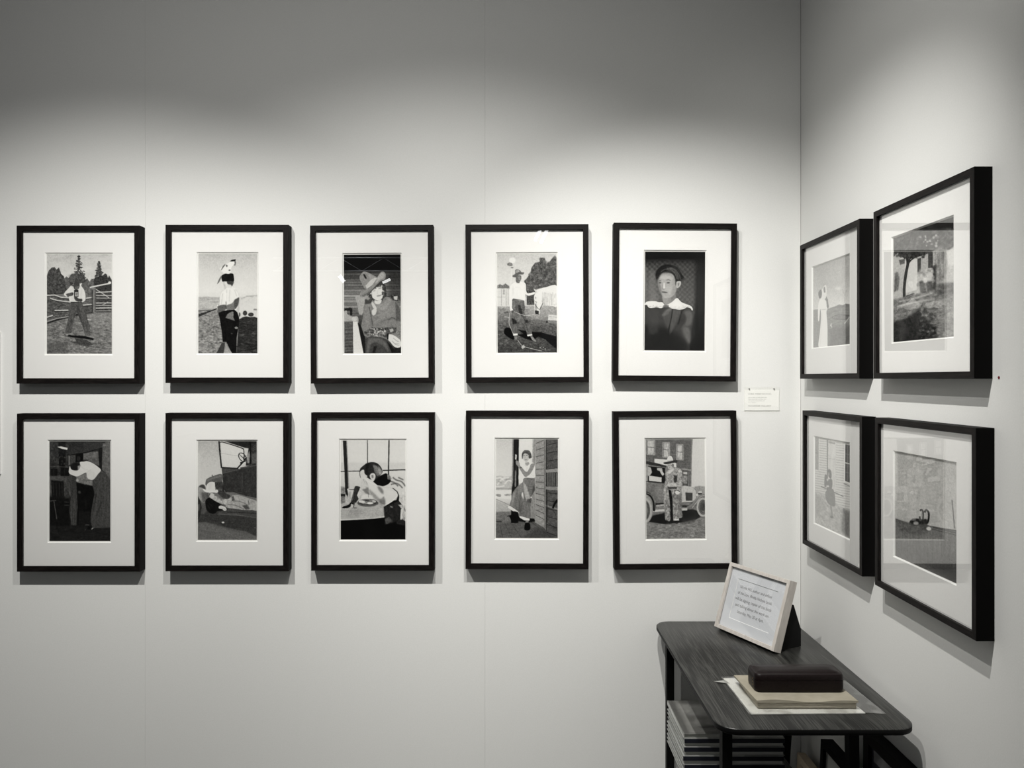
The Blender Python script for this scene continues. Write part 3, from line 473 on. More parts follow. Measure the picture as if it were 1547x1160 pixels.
def pic_diner():
    P = Pic('24 26 742 1132', 8); P.bg([(26, 216), (260, 220), (290, 200), (350, 205), (380, 214), (480, 200), (600, 186), (760, 160), (920, 20), (1132, 12)])
    P.poly('110 275 240 280 240 350 110 350', 200, .7, 6); P.poly('570 290 742 280 742 345 570 345', 196, .7, 6); P.poly('24 280 60 280 60 360 24 360', 190, .7, 4)
    P.poly('24 540 100 560 100 640 24 640', 130, 1, 5, tex=(14, 14, 50)); P.line('24 376 240 370|'.split('|')[0], 11, 58, 1, 1); P.line('490 364 742 356', 13, 48, 1, 1); P.lines('320 26 322 285', 10, 60, 1, 1); P.line('560 26 553 420', 15, 50, 1, 1)
    P.poly('48 32 88 32 112 620 98 660 74 600 66 380', 40, 1, 1); P.poly('88 32 96 32 122 600 112 620', 128, .8, 1.5)
    P.poly('24 735 110 700 200 690 240 740 440 750 490 760 508 886 380 900 24 918', 170, 1, 1, tex=(60, 10, 14)); P.poly('24 905 380 893 508 872 508 892 380 905 24 922', 206, .9, 1.5); P.poly('120 780 260 780 240 880 100 880', 146, .6, 12)
    P.poly('24 925 400 900 515 885 742 880 742 1132 24 1132', 12, 1, 2); P.poly('270 930 400 915 400 1132 270 1132', 26, .5, 14)
    P.poly('24 640 70 650 78 720 24 738', 120, 1, 3, tex=(12, 12, 40)); P.poly('24 625 75 625 76 655 24 650', 30, .9, 2); P.poly('75 665 120 670 110 735 78 730', 180, .9, 4, tex=(8, 14, 40))
    P.poly('98 575 240 580 230 700 200 720 120 690', 196, 1, 1); P.ell(172, 574, 76, 14, 226, 1, 1); P.ell(172, 576, 66, 8, 110, .9, 1); P.poly('106 600 140 600 140 690 120 690', 150, .7, 4); P.poly('210 610 252 600 250 640 222 650', 200, .9, 1)
    P.poly('260 640 380 600 390 680 300 690 240 690', 214, 1, 6); P.ell(325, 728, 118, 40, 92, 1, 2); P.ell(325, 716, 112, 34, 60, 1, 2); P.ell(318, 712, 98, 26, 130, 1, 2, tex=(10, 8, 70)); P.ell(260, 712, 38, 14, 220, .95, 2, 12); P.ell(350, 728, 34, 12, 226, .95, 2); P.ell(395, 705, 22, 10, 190, .9, 2, 20); P.ell(320, 700, 30, 9, 50, .8, 2)
    P.poly('180 548 200 536 238 548 232 575 205 640 188 700 165 780 130 760 140 700 160 620', 52, 1, 1, 1, tex=(10, 20, 22)); P.poly('38 782 60 762 110 745 140 715 160 740 120 775 80 785', 24, 1, 1, 1); P.poly('140 735 168 745 160 780 132 778', 190, 1, 2); P.line('170 590 150 700', 8, 130, .7, 3); P.poly('205 640 225 680 190 730 180 700', 36, .9, 2)
    P.line('330 600 330 665', 6, 90, .8, 1); P.poly('170 775 205 778 200 786 165 784', 60, .7, 2)
    P.poly('540 440 600 420 680 425 742 470 742 800 640 800 600 740 660 640 600 560 500 540', 206, 1, 1, 1); P.lines('600 440 640 470 700 490 740 540|580 520 650 510 710 560|560 480 620 500 660 540|660 440 720 470', 17, 84, .75, 3, 1); P.poly('680 620 742 590 742 900 700 800', 196, .9, 3, tex=(16, 30, 60)); P.poly('530 400 560 410 590 450 560 500 520 500', 110, .9, 3, tex=(14, 14, 60))
    P.poly('500 770 600 700 660 690 700 740 742 800 742 980 650 960 640 930 560 960 512 965 515 870', 40, 1, 1, tex=(16, 16, 14)); P.poly('570 755 600 765 600 782 575 775', 150, .8, 2); P.poly('512 905 560 880 600 925 530 965', 90, .8, 4, tex=(10, 10, 30)); P.poly('660 745 715 745 742 830 742 930 700 900 690 910 705 800', 190, .85, 3, tex=(16, 26, 70)); P.poly('690 800 720 770 700 910 684 910', 225, .9, 2)
    P.poly('370 520 400 470 450 430 520 396 540 410 545 460 580 470 560 510 500 538 440 530', 20, 1, 1, 1)
    P.poly('232 400 240 345 275 310 320 280 380 270 430 285 470 325 488 370 480 400 440 440 400 470 340 460 270 440 245 450', 44, 1, 1, 1); P.poly('380 300 420 310 450 350 470 400 430 430 400 380', 130, .8, 5, tex=(8, 10, 50)); P.poly('440 310 480 360 486 400 455 420 440 360', 178, .7, 6); P.poly('300 290 340 285 320 400 300 420', 26, .8, 4)
    P.poly('240 380 280 355 290 400 320 430 280 460 250 500 244 440', 200, 1, 2, 1); P.poly('346 430 360 400 390 395 410 420 400 465 370 470', 206, 1, 1.5, 1); P.poly('362 420 385 412 390 445 370 450', 104, .85, 3)
    P.poly('250 520 256 470 290 460 330 500 350 560 370 610 350 640 320 600 290 624 262 590 245 560', 190, 1, 2, 1); P.poly('262 575 320 560 350 640 300 620', 104, .8, 5); P.poly('300 545 345 560 340 600', 70, .5, 5)
    P.poly('278 442 310 440 370 480 420 520 450 545 520 560 590 565 640 590 655 640 620 690 520 752 470 740 420 700 380 660 340 600 330 520 300 470', 210, 1, 1, 1)
    P.poly('330 560 400 620 460 680 510 700 520 750 460 735 400 680 345 620', 128, .8, 8); P.poly('430 540 480 560 500 610 490 630 450 590', 90, .7, 7, 1); P.poly('450 700 500 650 520 690 520 750 470 740', 96, .7, 7); P.lines('290 450 340 490 420 530', 7, 236, .7, 2, 1); P.lines('275 460 290 500|300 480 322 520', 5, 120, .6, 2)
    P.line('520 752 600 700 650 650', 8, 236, .9, 1, 1); P.poly('650 600 675 660 668 705 520 765 530 752 640 690 660 640', 22, .95, 1.5); P.line('600 560 650 600 670 650', 10, 24, .9, 2)
    return P.done(3)

def pic_porch():
    P = Pic('14 30 699 1132', 9); P.bg([(30, 186), (300, 206), (440, 214), (560, 186), (640, 220), (720, 200), (820, 130), (960, 104), (1132, 88)])
    P.poly('14 445 60 435 110 450 190 440 190 600 14 600', 176, 1, 3); P.lines('14 470 60 460 100 490|30 540 90 470 160 460|110 530 150 490 190 500|14 560 60 560 110 550', 14, 232, .8, 3, 1); P.lines('40 500 80 520|120 480 170 475|20 580 190 585', 12, 130, .7, 4); P.poly('14 600 190 595 190 700 14 690', 226, 1, 3); P.blobs('20 640 180 640 180 665 20 660', 8, 5, 11, 110, 160, .8, 2, 2.4)
    P.line('14 700 100 735 180 775', 8, 120, .8, 2); P.poly('14 710 180 780 180 840 14 850', 170, .9, 4); P.poly('14 840 190 835 190 950 14 960', 110, .9, 5, tex=(30, 10, 26)); P.ell(50, 950, 36, 9, 50, .8, 3)
    P.poly('266 30 418 30 418 300 400 500 266 520', 222, 1, 1); P.poly('262 540 300 700 262 880', 200, 1, 1)
    P.poly('14 970 190 960 330 930 450 955 699 1110 699 1132 14 1132', 92, 1, 2, tex=(50, 10, 12)); P.lines('110 960 190 1132|190 970 300 1132|60 980 90 1132|330 960 470 1100|400 950 600 1100', 4, 50, .7, 1); P.poly('500 1000 699 1120 699 1132 300 1132', 60, .6, 14)
    P.poly('196 30 268 30 262 965 180 965 192 400', 34, 1, 1); P.poly('196 30 208 30 204 500 190 600', 150, .9, 1.5); P.poly('228 200 244 205 240 260 226 255', 226, .9, 1.5); P.poly('225 380 240 380 236 560 222 560', 170, .7, 2); P.line('238 260 236 420', 6, 96, .7, 1)
    P.poly('418 30 456 30 450 400 446 940 400 930 410 400', 138, 1, 1, tex=(8, 60, 22)); P.poly('418 30 430 30 420 400 412 400', 180, .7, 1.5)
    P.poly('456 30 550 30 556 1020 446 955', 142, 1, 1, tex=(40, 20, 18))
    for i in range(13): y = 78+i*76-i*i*.8; P.line((456, y, 550, y-40+i*7.5), 5, 40, .9, 1)
    P.poly('544 30 572 30 572 1050 550 1020', 118, 1, 1, tex=(8, 60, 18)); P.line('572 30 574 1050', 8, 30, .9, 1)
    P.poly('576 30 699 30 699 1110 576 1040', 82, 1, 1, tex=(40, 20, 18))
    for i in range(12): y = 100+i*88; P.line((576, y, 699, y-34+i*7), 6, 28, .9, 1)
    P.lines('690 80 640 260 600 380', 4, 50, .7, 1); P.poly('565 370 699 352 699 396 565 402', 136, 1, 1); P.poly('565 556 699 560 699 598 565 592', 130, 1, 1); P.poly('580 408 699 400 699 555 580 552', 48, 1, 1)
    for x in (590, 612, 636, 658, 684): P.line((x, 406, x, 552), 12, 108, 1, 1)
    P.lines('565 768 640 792 699 810', 18, 124, 1, 1); P.line('576 590 580 960', 12, 40, .8, 2); P.line('699 700 660 760 645 800', 22, 14, 1, 1, 1); P.lines('650 820 680 880|600 970 699 1040', 6, 40, .7, 2)
    P.poly('262 890 330 905 440 915 450 945 380 960 262 945', 24, 1, 3)
    P.poly('318 450 430 458 440 520 430 600 410 680 405 740 398 800 390 915 280 890 300 760 320 690 310 620 290 680 262 850 170 790 185 700 205 620 250 560 312 505', 112, 1, 1, 1, tex=(12, 50, 14))
    P.poly('315 505 350 540 395 690 350 720 330 640', 176, .8, 4); P.poly('250 560 312 512 310 620 262 630', 134, .7, 6); P.poly('205 620 240 600 200 760 180 780', 160, .6, 6); P.poly('355 700 408 690 404 740 360 735', 66, .7, 4); P.lines('350 545 400 560 430 555|370 600 425 590', 6, 78, .7, 2, 1); P.poly('290 640 318 700 285 860 265 830', 70, .7, 5); P.poly('410 660 440 500 446 600', 60, .8, 3)
    P.ell(404, 678, 6, 8, 240, .9, 1); P.poly('152 770 175 776 262 836 250 850 200 830 150 795', 224, 1, 1.5); P.poly('274 884 320 896 390 918 384 938 330 934 278 904', 234, 1, 1.5)
    P.poly('192 835 262 850 255 950 195 960 165 895 135 896 150 882 182 872', 20, 1, 1, 1); P.poly('344 938 376 940 376 965 345 965', 128, 1, 1); P.poly('330 1030 340 965 388 966 398 1020 380 1045 345 1046', 16, 1, 1, 1)
    P.poly('266 430 300 400 322 345 345 300 400 290 440 305 446 400 440 460 330 462 300 520 270 500', 226, 1, 1, 1); P.lines('330 320 360 345 345 400|400 420 440 440', 5, 186, .7, 2)
    P.poly('400 310 436 300 440 330 400 410 350 450 325 440 280 370 250 320 262 305 300 345 352 395 385 350', 134, 1, 1, 1); P.poly('235 270 262 278 280 310 262 330 238 310', 140, 1, 1.5, 1); P.line('278 350 300 345', 10, 60, .9, 1); P.poly('335 290 378 285 385 305 360 330 340 318', 150, 1, 2)
    P.poly('310 215 318 195 370 190 380 240 365 275 345 283 320 262', 176, 1, 1.5, 1); P.poly('300 240 300 195 320 160 350 152 385 162 405 200 408 238 385 246 376 240 372 205 340 190 318 200 308 250', 78, 1, 1, 1, tex=(8, 8, 22)); P.line('318 168 360 160 390 185', 7, 136, .6, 3, 1)
    P.lines('318 216 332 214|346 212 362 210', 6, 50, .9, 1.5); P.line('334 262 354 258', 5, 80, .9, 1.5); P.line('338 225 338 244', 4, 130, .7, 1.5)
    return P.done(3)

def pic_chaps():
    P = Pic('36 30 686 1138', 10); P.bg([(30, 214), (560, 216), (580, 150), (900, 110), (1138, 128)])
    P.poly('36 30 556 30 530 560 440 560 36 560', 104, 1, 1, tex=(50, 6, 18))
    for y in range(40, 380, 14): P.line((36, y+10, 545, y+18), 4, 66, .55, .8)
    for q in ((45, 32, 95, 175), (222, 60, 82, 178), (372, 84, 80, 184)):
        x, y, w, h = q; P.poly((x, y, x+w, y+6, x+w, y+h, x, y+h-6), 156, 1, 1); P.poly((x+9, y+9, x+w-9, y+14, x+w-9, y+h-8, x+9, y+h-14), 96, 1, 1); P.poly((x+14, y+12, x+w-14, y+16, x+w-14, y+h-10, x+14, y+h-14), 196, .85, 3, tex=(10, 50, 50)); P.line((x+8, y+h*.5-4, x+w-8, y+h*.5+2), 6, 60, .9, 1)
    P.line('545 30 532 560', 12, 128, 1, 1); P.poly('132 246 320 262 372 300 372 345 132 300', 218, 1, 1); P.poly('440 355 545 372 545 385 440 372', 150, 1, 1); P.poly('440 380 530 392 522 556 440 556', 84, 1, 1); P.poly('450 396 494 400 494 424 450 420', 196, .9, 1); P.poly('446 436 496 440 488 530 446 520', 150, .9, 3, tex=(14, 20, 60)); P.line('512 395 508 556', 12, 128, .9, 1)
    P.poly('570 560 620 552 686 560 686 640 600 640', 150, 1, 4, tex=(12, 10, 30))
    G = P._mask(P.m('36 960 250 900 686 880 686 1138 36 1138')); P.put(_blur(G, 2), 124+P.noise(34*P.k, 9*P.k)*40); P.blobs('36 960 686 920 686 1138 36 1138', 150, 4, 12, 84, 176, .45, 1, 2.4)
    P.poly('60 950 110 880 230 850 520 800 600 830 640 890 600 920 420 960 240 975', 26, 1, 4); P.poly('420 920 600 890 560 960 430 970', 60, .6, 8)
    P.poly('36 270 120 285 260 322 300 345 440 360 440 560 560 570 580 600 580 700 500 745 140 740 36 640', 118, 1, 1); P.poly('36 272 120 288 262 326 258 346 100 318 36 302', 52, 1, 1); P.poly('36 320 60 318 60 520 36 510', 150, 1, 1)
    P.poly('56 328 250 350 245 520 56 500', 24, 1, 1); P.poly('56 332 90 345 104 395 84 430 56 440', 190, .9, 2); P.poly('70 434 210 456 208 508 70 492', 206, 1, 1.5); P.poly('160 350 215 352 222 400 205 410 195 385 160 375', 200, .9, 2); P.line('36 500 240 520', 9, 50, .9, 1); P.poly('40 520 232 535 232 735 150 735 110 640 40 600', 112, 1, 1, tex=(40, 60, 12)); P.poly('140 540 225 545 225 720 170 720', 138, .6, 12)
    P.poly('432 560 560 572 586 600 584 690 520 735 430 735', 186, 1, 1, 1); P.poly('470 625 550 630 548 715 476 718', 64, 1, 1, tex=(8, 8, 20)); P.line('560 575 590 610 590 690', 8, 130, .9, 1, 1); P.ell(632, 628, 24, 14, 214, 1, 1.5); P.poly('608 630 656 632 650 648 612 650', 40, .9, 1.5); P.ell(600, 652, 14, 14, 220, .9, 2)
    P.poly('480 810 540 780 600 700 640 660 686 650 686 680 650 690 610 760 570 810', 108, 1, 1, 1); P.line('540 800 590 740 640 672 686 662', 8, 196, .8, 2, 1); P.poly('140 740 560 735 480 790 140 775', 40, 1, 2); P.poly('130 765 230 752 300 752 300 770 140 780', 196, .8, 1.5); P.poly('110 815 490 800 490 825 110 838', 196, 1, 1.5); P.poly('430 740 540 742 510 770 430 765', 130, .9, 2)
    t = np.linspace(0, 2*np.pi, 40)
    P.ell(30, 820, 76, 140, 160, 1, 1); P.ell(26, 820, 52, 108, 84, 1, 1.5); P.ell(20, 820, 34, 80, 130, .8, 2); P.line(np.c_[26+np.cos(t)*62, 820+np.sin(t)*124], 5, 196, .7, 1); P.poly('36 610 80 630 120 690 145 770 135 825 112 825 108 740 80 670 36 640', 30, 1, 1, 1); P.lines('40 625 90 650 128 720 138 820', 7, 150, .8, 1.5, 1)
    P.ell(660, 790, 66, 106, 176, 1, 1); P.ell(664, 790, 50, 84, 70, 1, 1.5); P.ell(668, 790, 34, 60, 110, .8, 2); P.line(np.c_[664+np.cos(t)*42, 790+np.sin(t)*72], 4, 186, .6, 1); P.poly('640 750 686 740 686 830 640 830', 50, .7, 6)
    P.poly('232 570 280 560 380 580 425 600 432 700 425 800 436 895 400 910 395 940 340 950 330 850 318 700 300 620 296 800 300 930 250 935 240 840 228 700', 140, 1, 1, 1, tex=(16, 20, 66)); P.blobs('240 600 420 600 430 880 340 930 250 920', 70, 7, 15, 70, 206, .7, 3)
    P.poly('285 590 312 600 328 700 332 930 304 925 300 760', 22, 1, 2); P.poly('385 620 430 620 436 895 400 905', 100, .5, 8)
    P.poly('250 420 270 380 330 360 350 345 410 360 435 400 440 520 425 600 405 610 380 580 300 560 250 575 240 540', 150, 1, 1, 1, tex=(10, 12, 60)); P.blobs('255 390 430 380 430 570 260 560', 60, 5, 11, 80, 216, .7, 2); P.poly('350 430 380 440 380 500 355 520 340 490', 40, .85, 4); P.poly('272 560 380 560 372 585 280 585', 50, .85, 3); P.poly('262 540 300 510 370 520 385 560 300 565', 196, .7, 4, tex=(10, 10, 40))
    P.poly('236 400 250 420 250 500 220 520 210 470 220 420', 24, 1, 2); P.poly('185 372 210 372 240 420 220 440 200 410', 190, 1, 2); P.poly('362 610 400 604 410 625 390 645 365 640', 224, 1, 1.5, 1); P.line('378 598 412 618', 7, 30, .9, 1)
    P.poly('276 310 340 305 342 345 325 362 290 362 278 340', 172, 1, 1.5, 1); P.poly('330 300 345 310 342 340 330 340', 60, .8, 2); P.lines('285 326 298 325|312 324 326 323', 5, 60, .9, 1.2); P.line('296 350 315 349', 4, 80, .8, 1.2); P.poly('280 380 330 362 350 350 340 380 290 420', 214, .8, 3)
    P.poly('272 280 278 235 300 218 325 228 335 275', 222, 1, 1, 1); P.poly('232 290 270 282 330 270 380 266 378 290 330 296 280 308 240 306', 52, 1, 1, 1); P.line('276 272 334 266', 7, 150, .7, 1)
    P.poly('235 940 270 935 285 960 260 970 232 968', 26, 1, 1.5, 1); P.poly('338 938 392 938 388 968 362 970 345 955', 30, 1, 1.5, 1); P.poly('345 920 395 918 394 934 350 938', 226, 1, 1)
    return P.done(4)

def pic_white_dress():
    P = Pic('60 205 460 75 463 1035 72 1075', 11); P.bg([(205, 150), (330, 168), (560, 190), (664, 196), (680, 108), (1075, 92)])
    P.a = P.a*0+np.interp(np.arange(P.h), [0, P.h*.2, P.h*.5, P.h*.66], [142, 152, 182, 196])[:, None]; P.tex(np.ones_like(P.a), 120, 60, 10)
    P.poly('240 655 300 635 345 615 380 625 410 608 462 615 462 680 240 680', 92, 1, 2); P.poly('66 668 240 655 462 640 465 1040 72 1080', 104, 1, 2, tex=(40, 8, 22)); P.poly('66 668 140 668 140 1078 70 1080', 116, .7, 3)
    P.poly('240 860 465 850 465 1040 240 1060', 62, .7, 18, tex=(20, 20, 24)); P.lines('402 500 402 605|375 450 400 520 400 600|420 460 404 520', 4, 120, .6, 1)
    t = np.linspace(0, 2*np.pi, 26); P.line(np.c_[365+np.cos(t)*95, 752+np.sin(t)*26], 6, 48, .9, 1); P.lines('300 740 460 735|310 765 450 760|410 745 455 738', 6, 44, .8, 1); P.line('400 820 455 748', 9, 176, .9, 1)
    P.blobs('240 820 280 820 280 870 240 870', 12, 3, 6, 150, 200, .8); P.poly('290 440 330 425 370 440 330 460', 206, .7, 6)
    P.poly('118 620 135 560 165 540 200 545 215 600 218 660 208 700 220 850 222 1045 215 1060 128 1072 140 900 150 740 140 660 130 780 118 782 116 700', 226, 1, 1, 1)
    P.poly('152 690 172 700 150 1060 136 1060', 200, .6, 4); P.lines('150 668 208 664', 7, 150, .8, 2); P.poly('180 545 210 540 228 620 225 660 210 640 205 580', 100, 1, 2)
    P.poly('150 470 175 420 195 400 205 430 205 520 180 560 150 545', 210, 1, 1, 1); P.poly('122 470 145 450 156 480 152 530 130 545 118 500', 72, 1, 1.5, 1); P.poly('172 432 188 415 192 440 196 480 180 485 174 460', 88, .9, 2); P.poly('200 520 222 560 232 640 222 660 212 600', 74, 1, 2)
    return P.done(3)

def pic_garden():
    P = Pic('75 228 585 50 585 1058 75 1100', 12); P.a[:] = 176
    P.poly('75 228 585 50 585 300 540 330 420 330 340 380 200 400 150 380 75 330', 62, 1, 4, tex=(20, 20, 50)); P.blobs('80 240 580 130 580 300 80 330', 120, 5, 15, 36, 110, .6, 2.5); P.blobs('290 210 450 170 450 300 300 310', 16, 6, 13, 150, 196, .7, 2.5); P.poly('300 150 585 50 585 140 300 170', 26, .85, 5); P.poly('240 180 400 110 420 160 260 230', 50, .6, 10)
    P.poly('270 390 460 330 470 640 270 680', 172, 1, 2); P.poly('170 420 280 400 270 660 170 690', 210, 1, 2); P.poly('275 400 305 395 303 510 275 515', 74, 1, 1); P.poly('365 350 405 345 405 480 365 480', 70, 1, 1); P.poly('120 410 170 400 170 440 130 450', 96, 1, 2); P.poly('85 520 110 510 125 560 115 660 80 680', 90, .9, 5, tex=(14, 20, 40))
    P.poly('420 340 470 300 520 340 520 560 460 640 420 640', 130, .8, 12, tex=(16, 40, 50)); P.poly('520 340 585 330 585 460 530 460', 206, .8, 6); P.poly('400 470 432 450 432 720 400 730', 52, 1, 5); P.poly('430 620 585 600 585 760 440 760', 84, 1, 8, tex=(30, 16, 36))
    P.line('165 740 165 640 180 520 195 430 175 360', 24, 44, 1, 1, 1); P.lines('170 400 145 350 125 300|195 440 225 380 260 340|180 500 215 420 300 360', 11, 40, 1, 1, 1); P.blobs('75 300 380 300 330 400 75 380', 70, 7, 15, 24, 80, .7, 2)
    P.blobs('280 500 410 490 410 620 280 620', 46, 9, 18, 120, 216, .7, 3); P.poly('290 590 345 580 350 700 300 710', 70, .9, 4); P.poly('345 600 400 590 410 690 360 700', 64, .9, 4); P.ell(340, 585, 18, 22, 220, .8, 4); P.ell(388, 540, 18, 24, 206, .8, 4); P.ell(308, 545, 14, 18, 180, .8, 4)
    P.poly('75 740 170 720 420 660 440 720 585 700 585 1060 75 1100', 112, 1, 5, tex=(40, 18, 44)); P.lines('120 760 200 745 300 720 400 690|100 800 240 770 420 740', 13, 186, .7, 4, 1); P.line('180 715 250 692', 9, 50, .8, 2)
    P.poly('75 930 180 900 290 830 330 900 440 960 440 1075 75 1100', 34, 1, 8, tex=(24, 24, 24)); P.blobs('260 800 585 760 585 1055 300 1075', 190, 4, 12, 50, 165, .5, 2, 1.5); P.blobs('280 830 400 800 440 1060 260 1075', 40, 8, 18, 30, 70, .6, 4); P.poly('450 760 585 740 585 1050 450 1060', 160, .4, 12)
    return P.done(4)

def pic_clapboard():
    P = Pic('62 50 420 108 425 1080 66 925', 13); P.a[:] = 190
    for i in range(44):
        y = 40+i*24; P.line((62, y, 425, y+24+i*1.6), 3.5, 104, .8, .8)
    P.poly('62 50 100 60 100 390 62 380', 134, 1, 1); P.line('62 210 100 218', 6, 90, .8, 1); P.line('100 60 100 390', 6, 214, .9, 1)
    P.poly('185 80 275 100 270 660 185 600', 190, 1, 1, tex=(14, 40, 20)); P.line('185 80 188 600', 12, 96, .95, 1.5); P.poly('195 90 265 104 260 122 195 108', 120, .9, 2); P.line('198 265 262 275', 4, 140, .7, 1)
    P.poly('366 118 420 128 420 510 366 490', 70, 1, 1); P.line('360 112 360 500', 10, 220, .95, 1); P.line('366 305 420 318', 9, 220, .95, 1); P.lines('392 130 392 490|366 215 420 225|366 400 420 412', 4, 170, .8, 1); P.line('352 495 424 520', 16, 216, .95, 1); P.line('352 518 424 546', 7, 70, .9, 1)
    P.line('120 555 200 585 350 650', 8, 60, .95, 1); P.poly('62 600 120 620 350 770 425 800 425 1082 66 928', 158, 1, 6, tex=(24, 14, 30)); P.poly('62 640 130 670 120 800 66 860', 130, .6, 10); P.poly('350 780 425 800 425 1082 330 1000', 84, .8, 9, tex=(14, 14, 40)); P.line('355 770 360 820', 10, 40, .9, 2)
    P.poly('192 385 205 375 222 390 230 430 225 470 205 460 190 420', 84, 1, 1.5, 1); P.ell(200, 425, 8, 18, 150, .8, 2); P.poly('160 440 180 436 182 470 195 480 232 478 238 540 222 590 195 575 178 558 158 552', 92, 1, 1.5, 1); P.ell(190, 550, 16, 10, 200, .9, 2); P.ell(188, 485, 10, 14, 196, .8, 2)
    P.poly('185 590 238 575 262 630 266 745 220 745 180 700 166 625', 102, 1, 1, 1); P.poly('214 745 232 748 246 860 232 866', 120, 1, 1); P.ell(234, 862, 17, 13, 96, 1, 1.5)
    return P.done(3)

def pic_shoes():
    P = Pic('60 140 517 220 520 1115 62 920', 14); P.a[:] = 168; P.tex(np.ones_like(P.a), 90, 60, 8)
    P.a += np.linspace(-10, 8, P.h)[:, None]
    P.poly('60 640 150 668 300 690 517 715 520 1118 60 925', 92, 1, 1, tex=(8, 200, 22)); P.poly('60 645 140 665 250 700 330 720 250 760 100 740', 62, .8, 6, tex=(14, 14, 30)); P.lines('320 690 420 708 517 722|330 712 430 735 517 755|340 700 517 738', 6, 44, .9, 1); P.line('480 490 500 705', 9, 84, .9, 1)
    P.poly('60 820 520 900 520 1118 60 925', 78, .6, 20); P.poly('270 970 520 980 520 1118', 50, .6, 14)
    P.poly('168 660 190 640 240 640 270 670 255 690 200 690 170 685', 26, 1, 2, 1); P.ell(215, 672, 20, 14, 160, .9, 3); P.poly('240 680 290 680 330 700 300 725 255 712', 44, 1, 2, 1); P.ell(310, 710, 18, 14, 200, .95, 2)
    P.line('245 580 252 570 265 580 268 620 262 660 248 660 242 620', 12, 24, 1, 1, 1); P.line('278 590 290 572 308 590 308 640 296 670 280 640', 14, 20, 1, 1, 1); P.poly('250 640 300 640 300 690 250 690', 34, .9, 3); P.ell(258, 605, 6, 22, 120, .7, 2)
    return P.done(3)

# ---------------------------------------------------------------- the room
def struct(name, mb, m):
    o = mb.build(name, m); o['kind'] = 'structure'; return o
wb = MB(); xs = [-3.3, -2.38, -1.2255, -.0725, .9985]
for a, b in zip(xs[:-1], xs[1:]): wb.box(a+(.00015 if a > -3 else 0), b-(.00015 if b < .9 else 0), D, D+.03, 0, 3.1)
wb.box(-3.3, .9985, D+.03, D+.06, 0, 3.1)
struct('wall_back', wb, M_WALL)
struct('wall_right', MB().box(XW, XW+.06, -1.2, D+.06, 0, 3.1), M_WALL)
struct('floor', MB().box(-9, XW+.06, -18, D+.06, -.1, 0), M_FLOOR)
struct('wall_front', MB().box(-9, XW+.06, -18.1, -18, 0, 6.5), mat('dark_hall_wall', (.04, .04, .042), .9))  # unseen far wall, added to keep the hall and its reflections dark

# ---------------------------------------------------------------- a framed print: bottom centre of its back at the empty; local x right, z up, y into the wall
def lin(a): a = np.clip(np.asarray(a)/255., 0, 1); return np.where(a <= .04045, a/12.92, ((a+.055)/1.055)**2.4)
def tone_mesh(name, tones, x0, x1, z0, z1, y, m, parent, fn=None):
    h, w = tones.shape; X = np.linspace(x0, x1, w); Z = np.linspace(z1, z0, h)
    co = np.empty((h, w, 3), np.float32); co[..., 0] = X[None]; co[..., 1] = y; co[..., 2] = Z[:, None]
    if fn is not None: co = fn(co).astype(np.float32)
    i = (np.arange(h-1)[:, None]*w+np.arange(w-1)[None]).ravel(); fc = np.stack([i, i+w, i+w+1, i+1], 1)
    me = bpy.data.meshes.new(name); me.vertices.add(h*w); me.vertices.foreach_set('co', co.ravel())
    me.loops.add(fc.size); me.loops.foreach_set('vertex_index', fc.ravel().astype(np.int32)); me.polygons.add(len(fc))
    me.polygons.foreach_set('loop_start', np.arange(0, fc.size, 4, dtype=np.int32)); me.polygons.foreach_set('loop_total', np.full(len(fc), 4, np.int32)); me.update(calc_edges=True)
    at = me.color_attributes.new('tone', 'FLOAT_COLOR', 'POINT'); c = np.ones((h*w, 4), np.float32); c[:, :3] = lin(tones).ravel()[:, None]; at.data.foreach_set('color', c.ravel())
    me.materials.append(m); o = bpy.data.objects.new(name, me); COL.objects.link(o); o.parent = parent; return o
def moulding(name, W, H, Dp, f, mats, parent, lip=.0072, bev=.0007):
    prof = [(0, 0), (0, -Dp+bev), (bev, -Dp), (f-bev, -Dp), (f, -Dp+bev), (f, -Dp+lip), (f-.004, -Dp+lip), (f-.004, 0)]
    mb = MB(); n = len(prof)
    cor = lambda r: [(-W/2+r, r), (W/2-r, r), (W/2-r, H-r), (-W/2+r, H-r)]
    for k in range(4):
        v = []
        for r, y in prof: c = cor(r); a, b = c[k], c[(k+1) % 4]; v += [(a[0], y, a[1]), (b[0], y, b[1])]
        fs = [(2*i, 2*((i+1) % n), 2*((i+1) % n)+1, 2*i+1) for i in range(n)]
        for i, q in enumerate(fs): mb.add([v[j] for j in q], [(0, 1, 2, 3)], 2 if i in (0, 7) else (0 if k % 2 == 0 else 1))
    o = mb.build(name, mats, parent)
    bm = bmesh.new(); bm.from_mesh(o.data); bmesh.ops.remove_doubles(bm, verts=bm.verts, dist=1e-6); bmesh.ops.recalc_face_normals(bm, faces=bm.faces); bm.to_mesh(o.data); bm.free(); return o
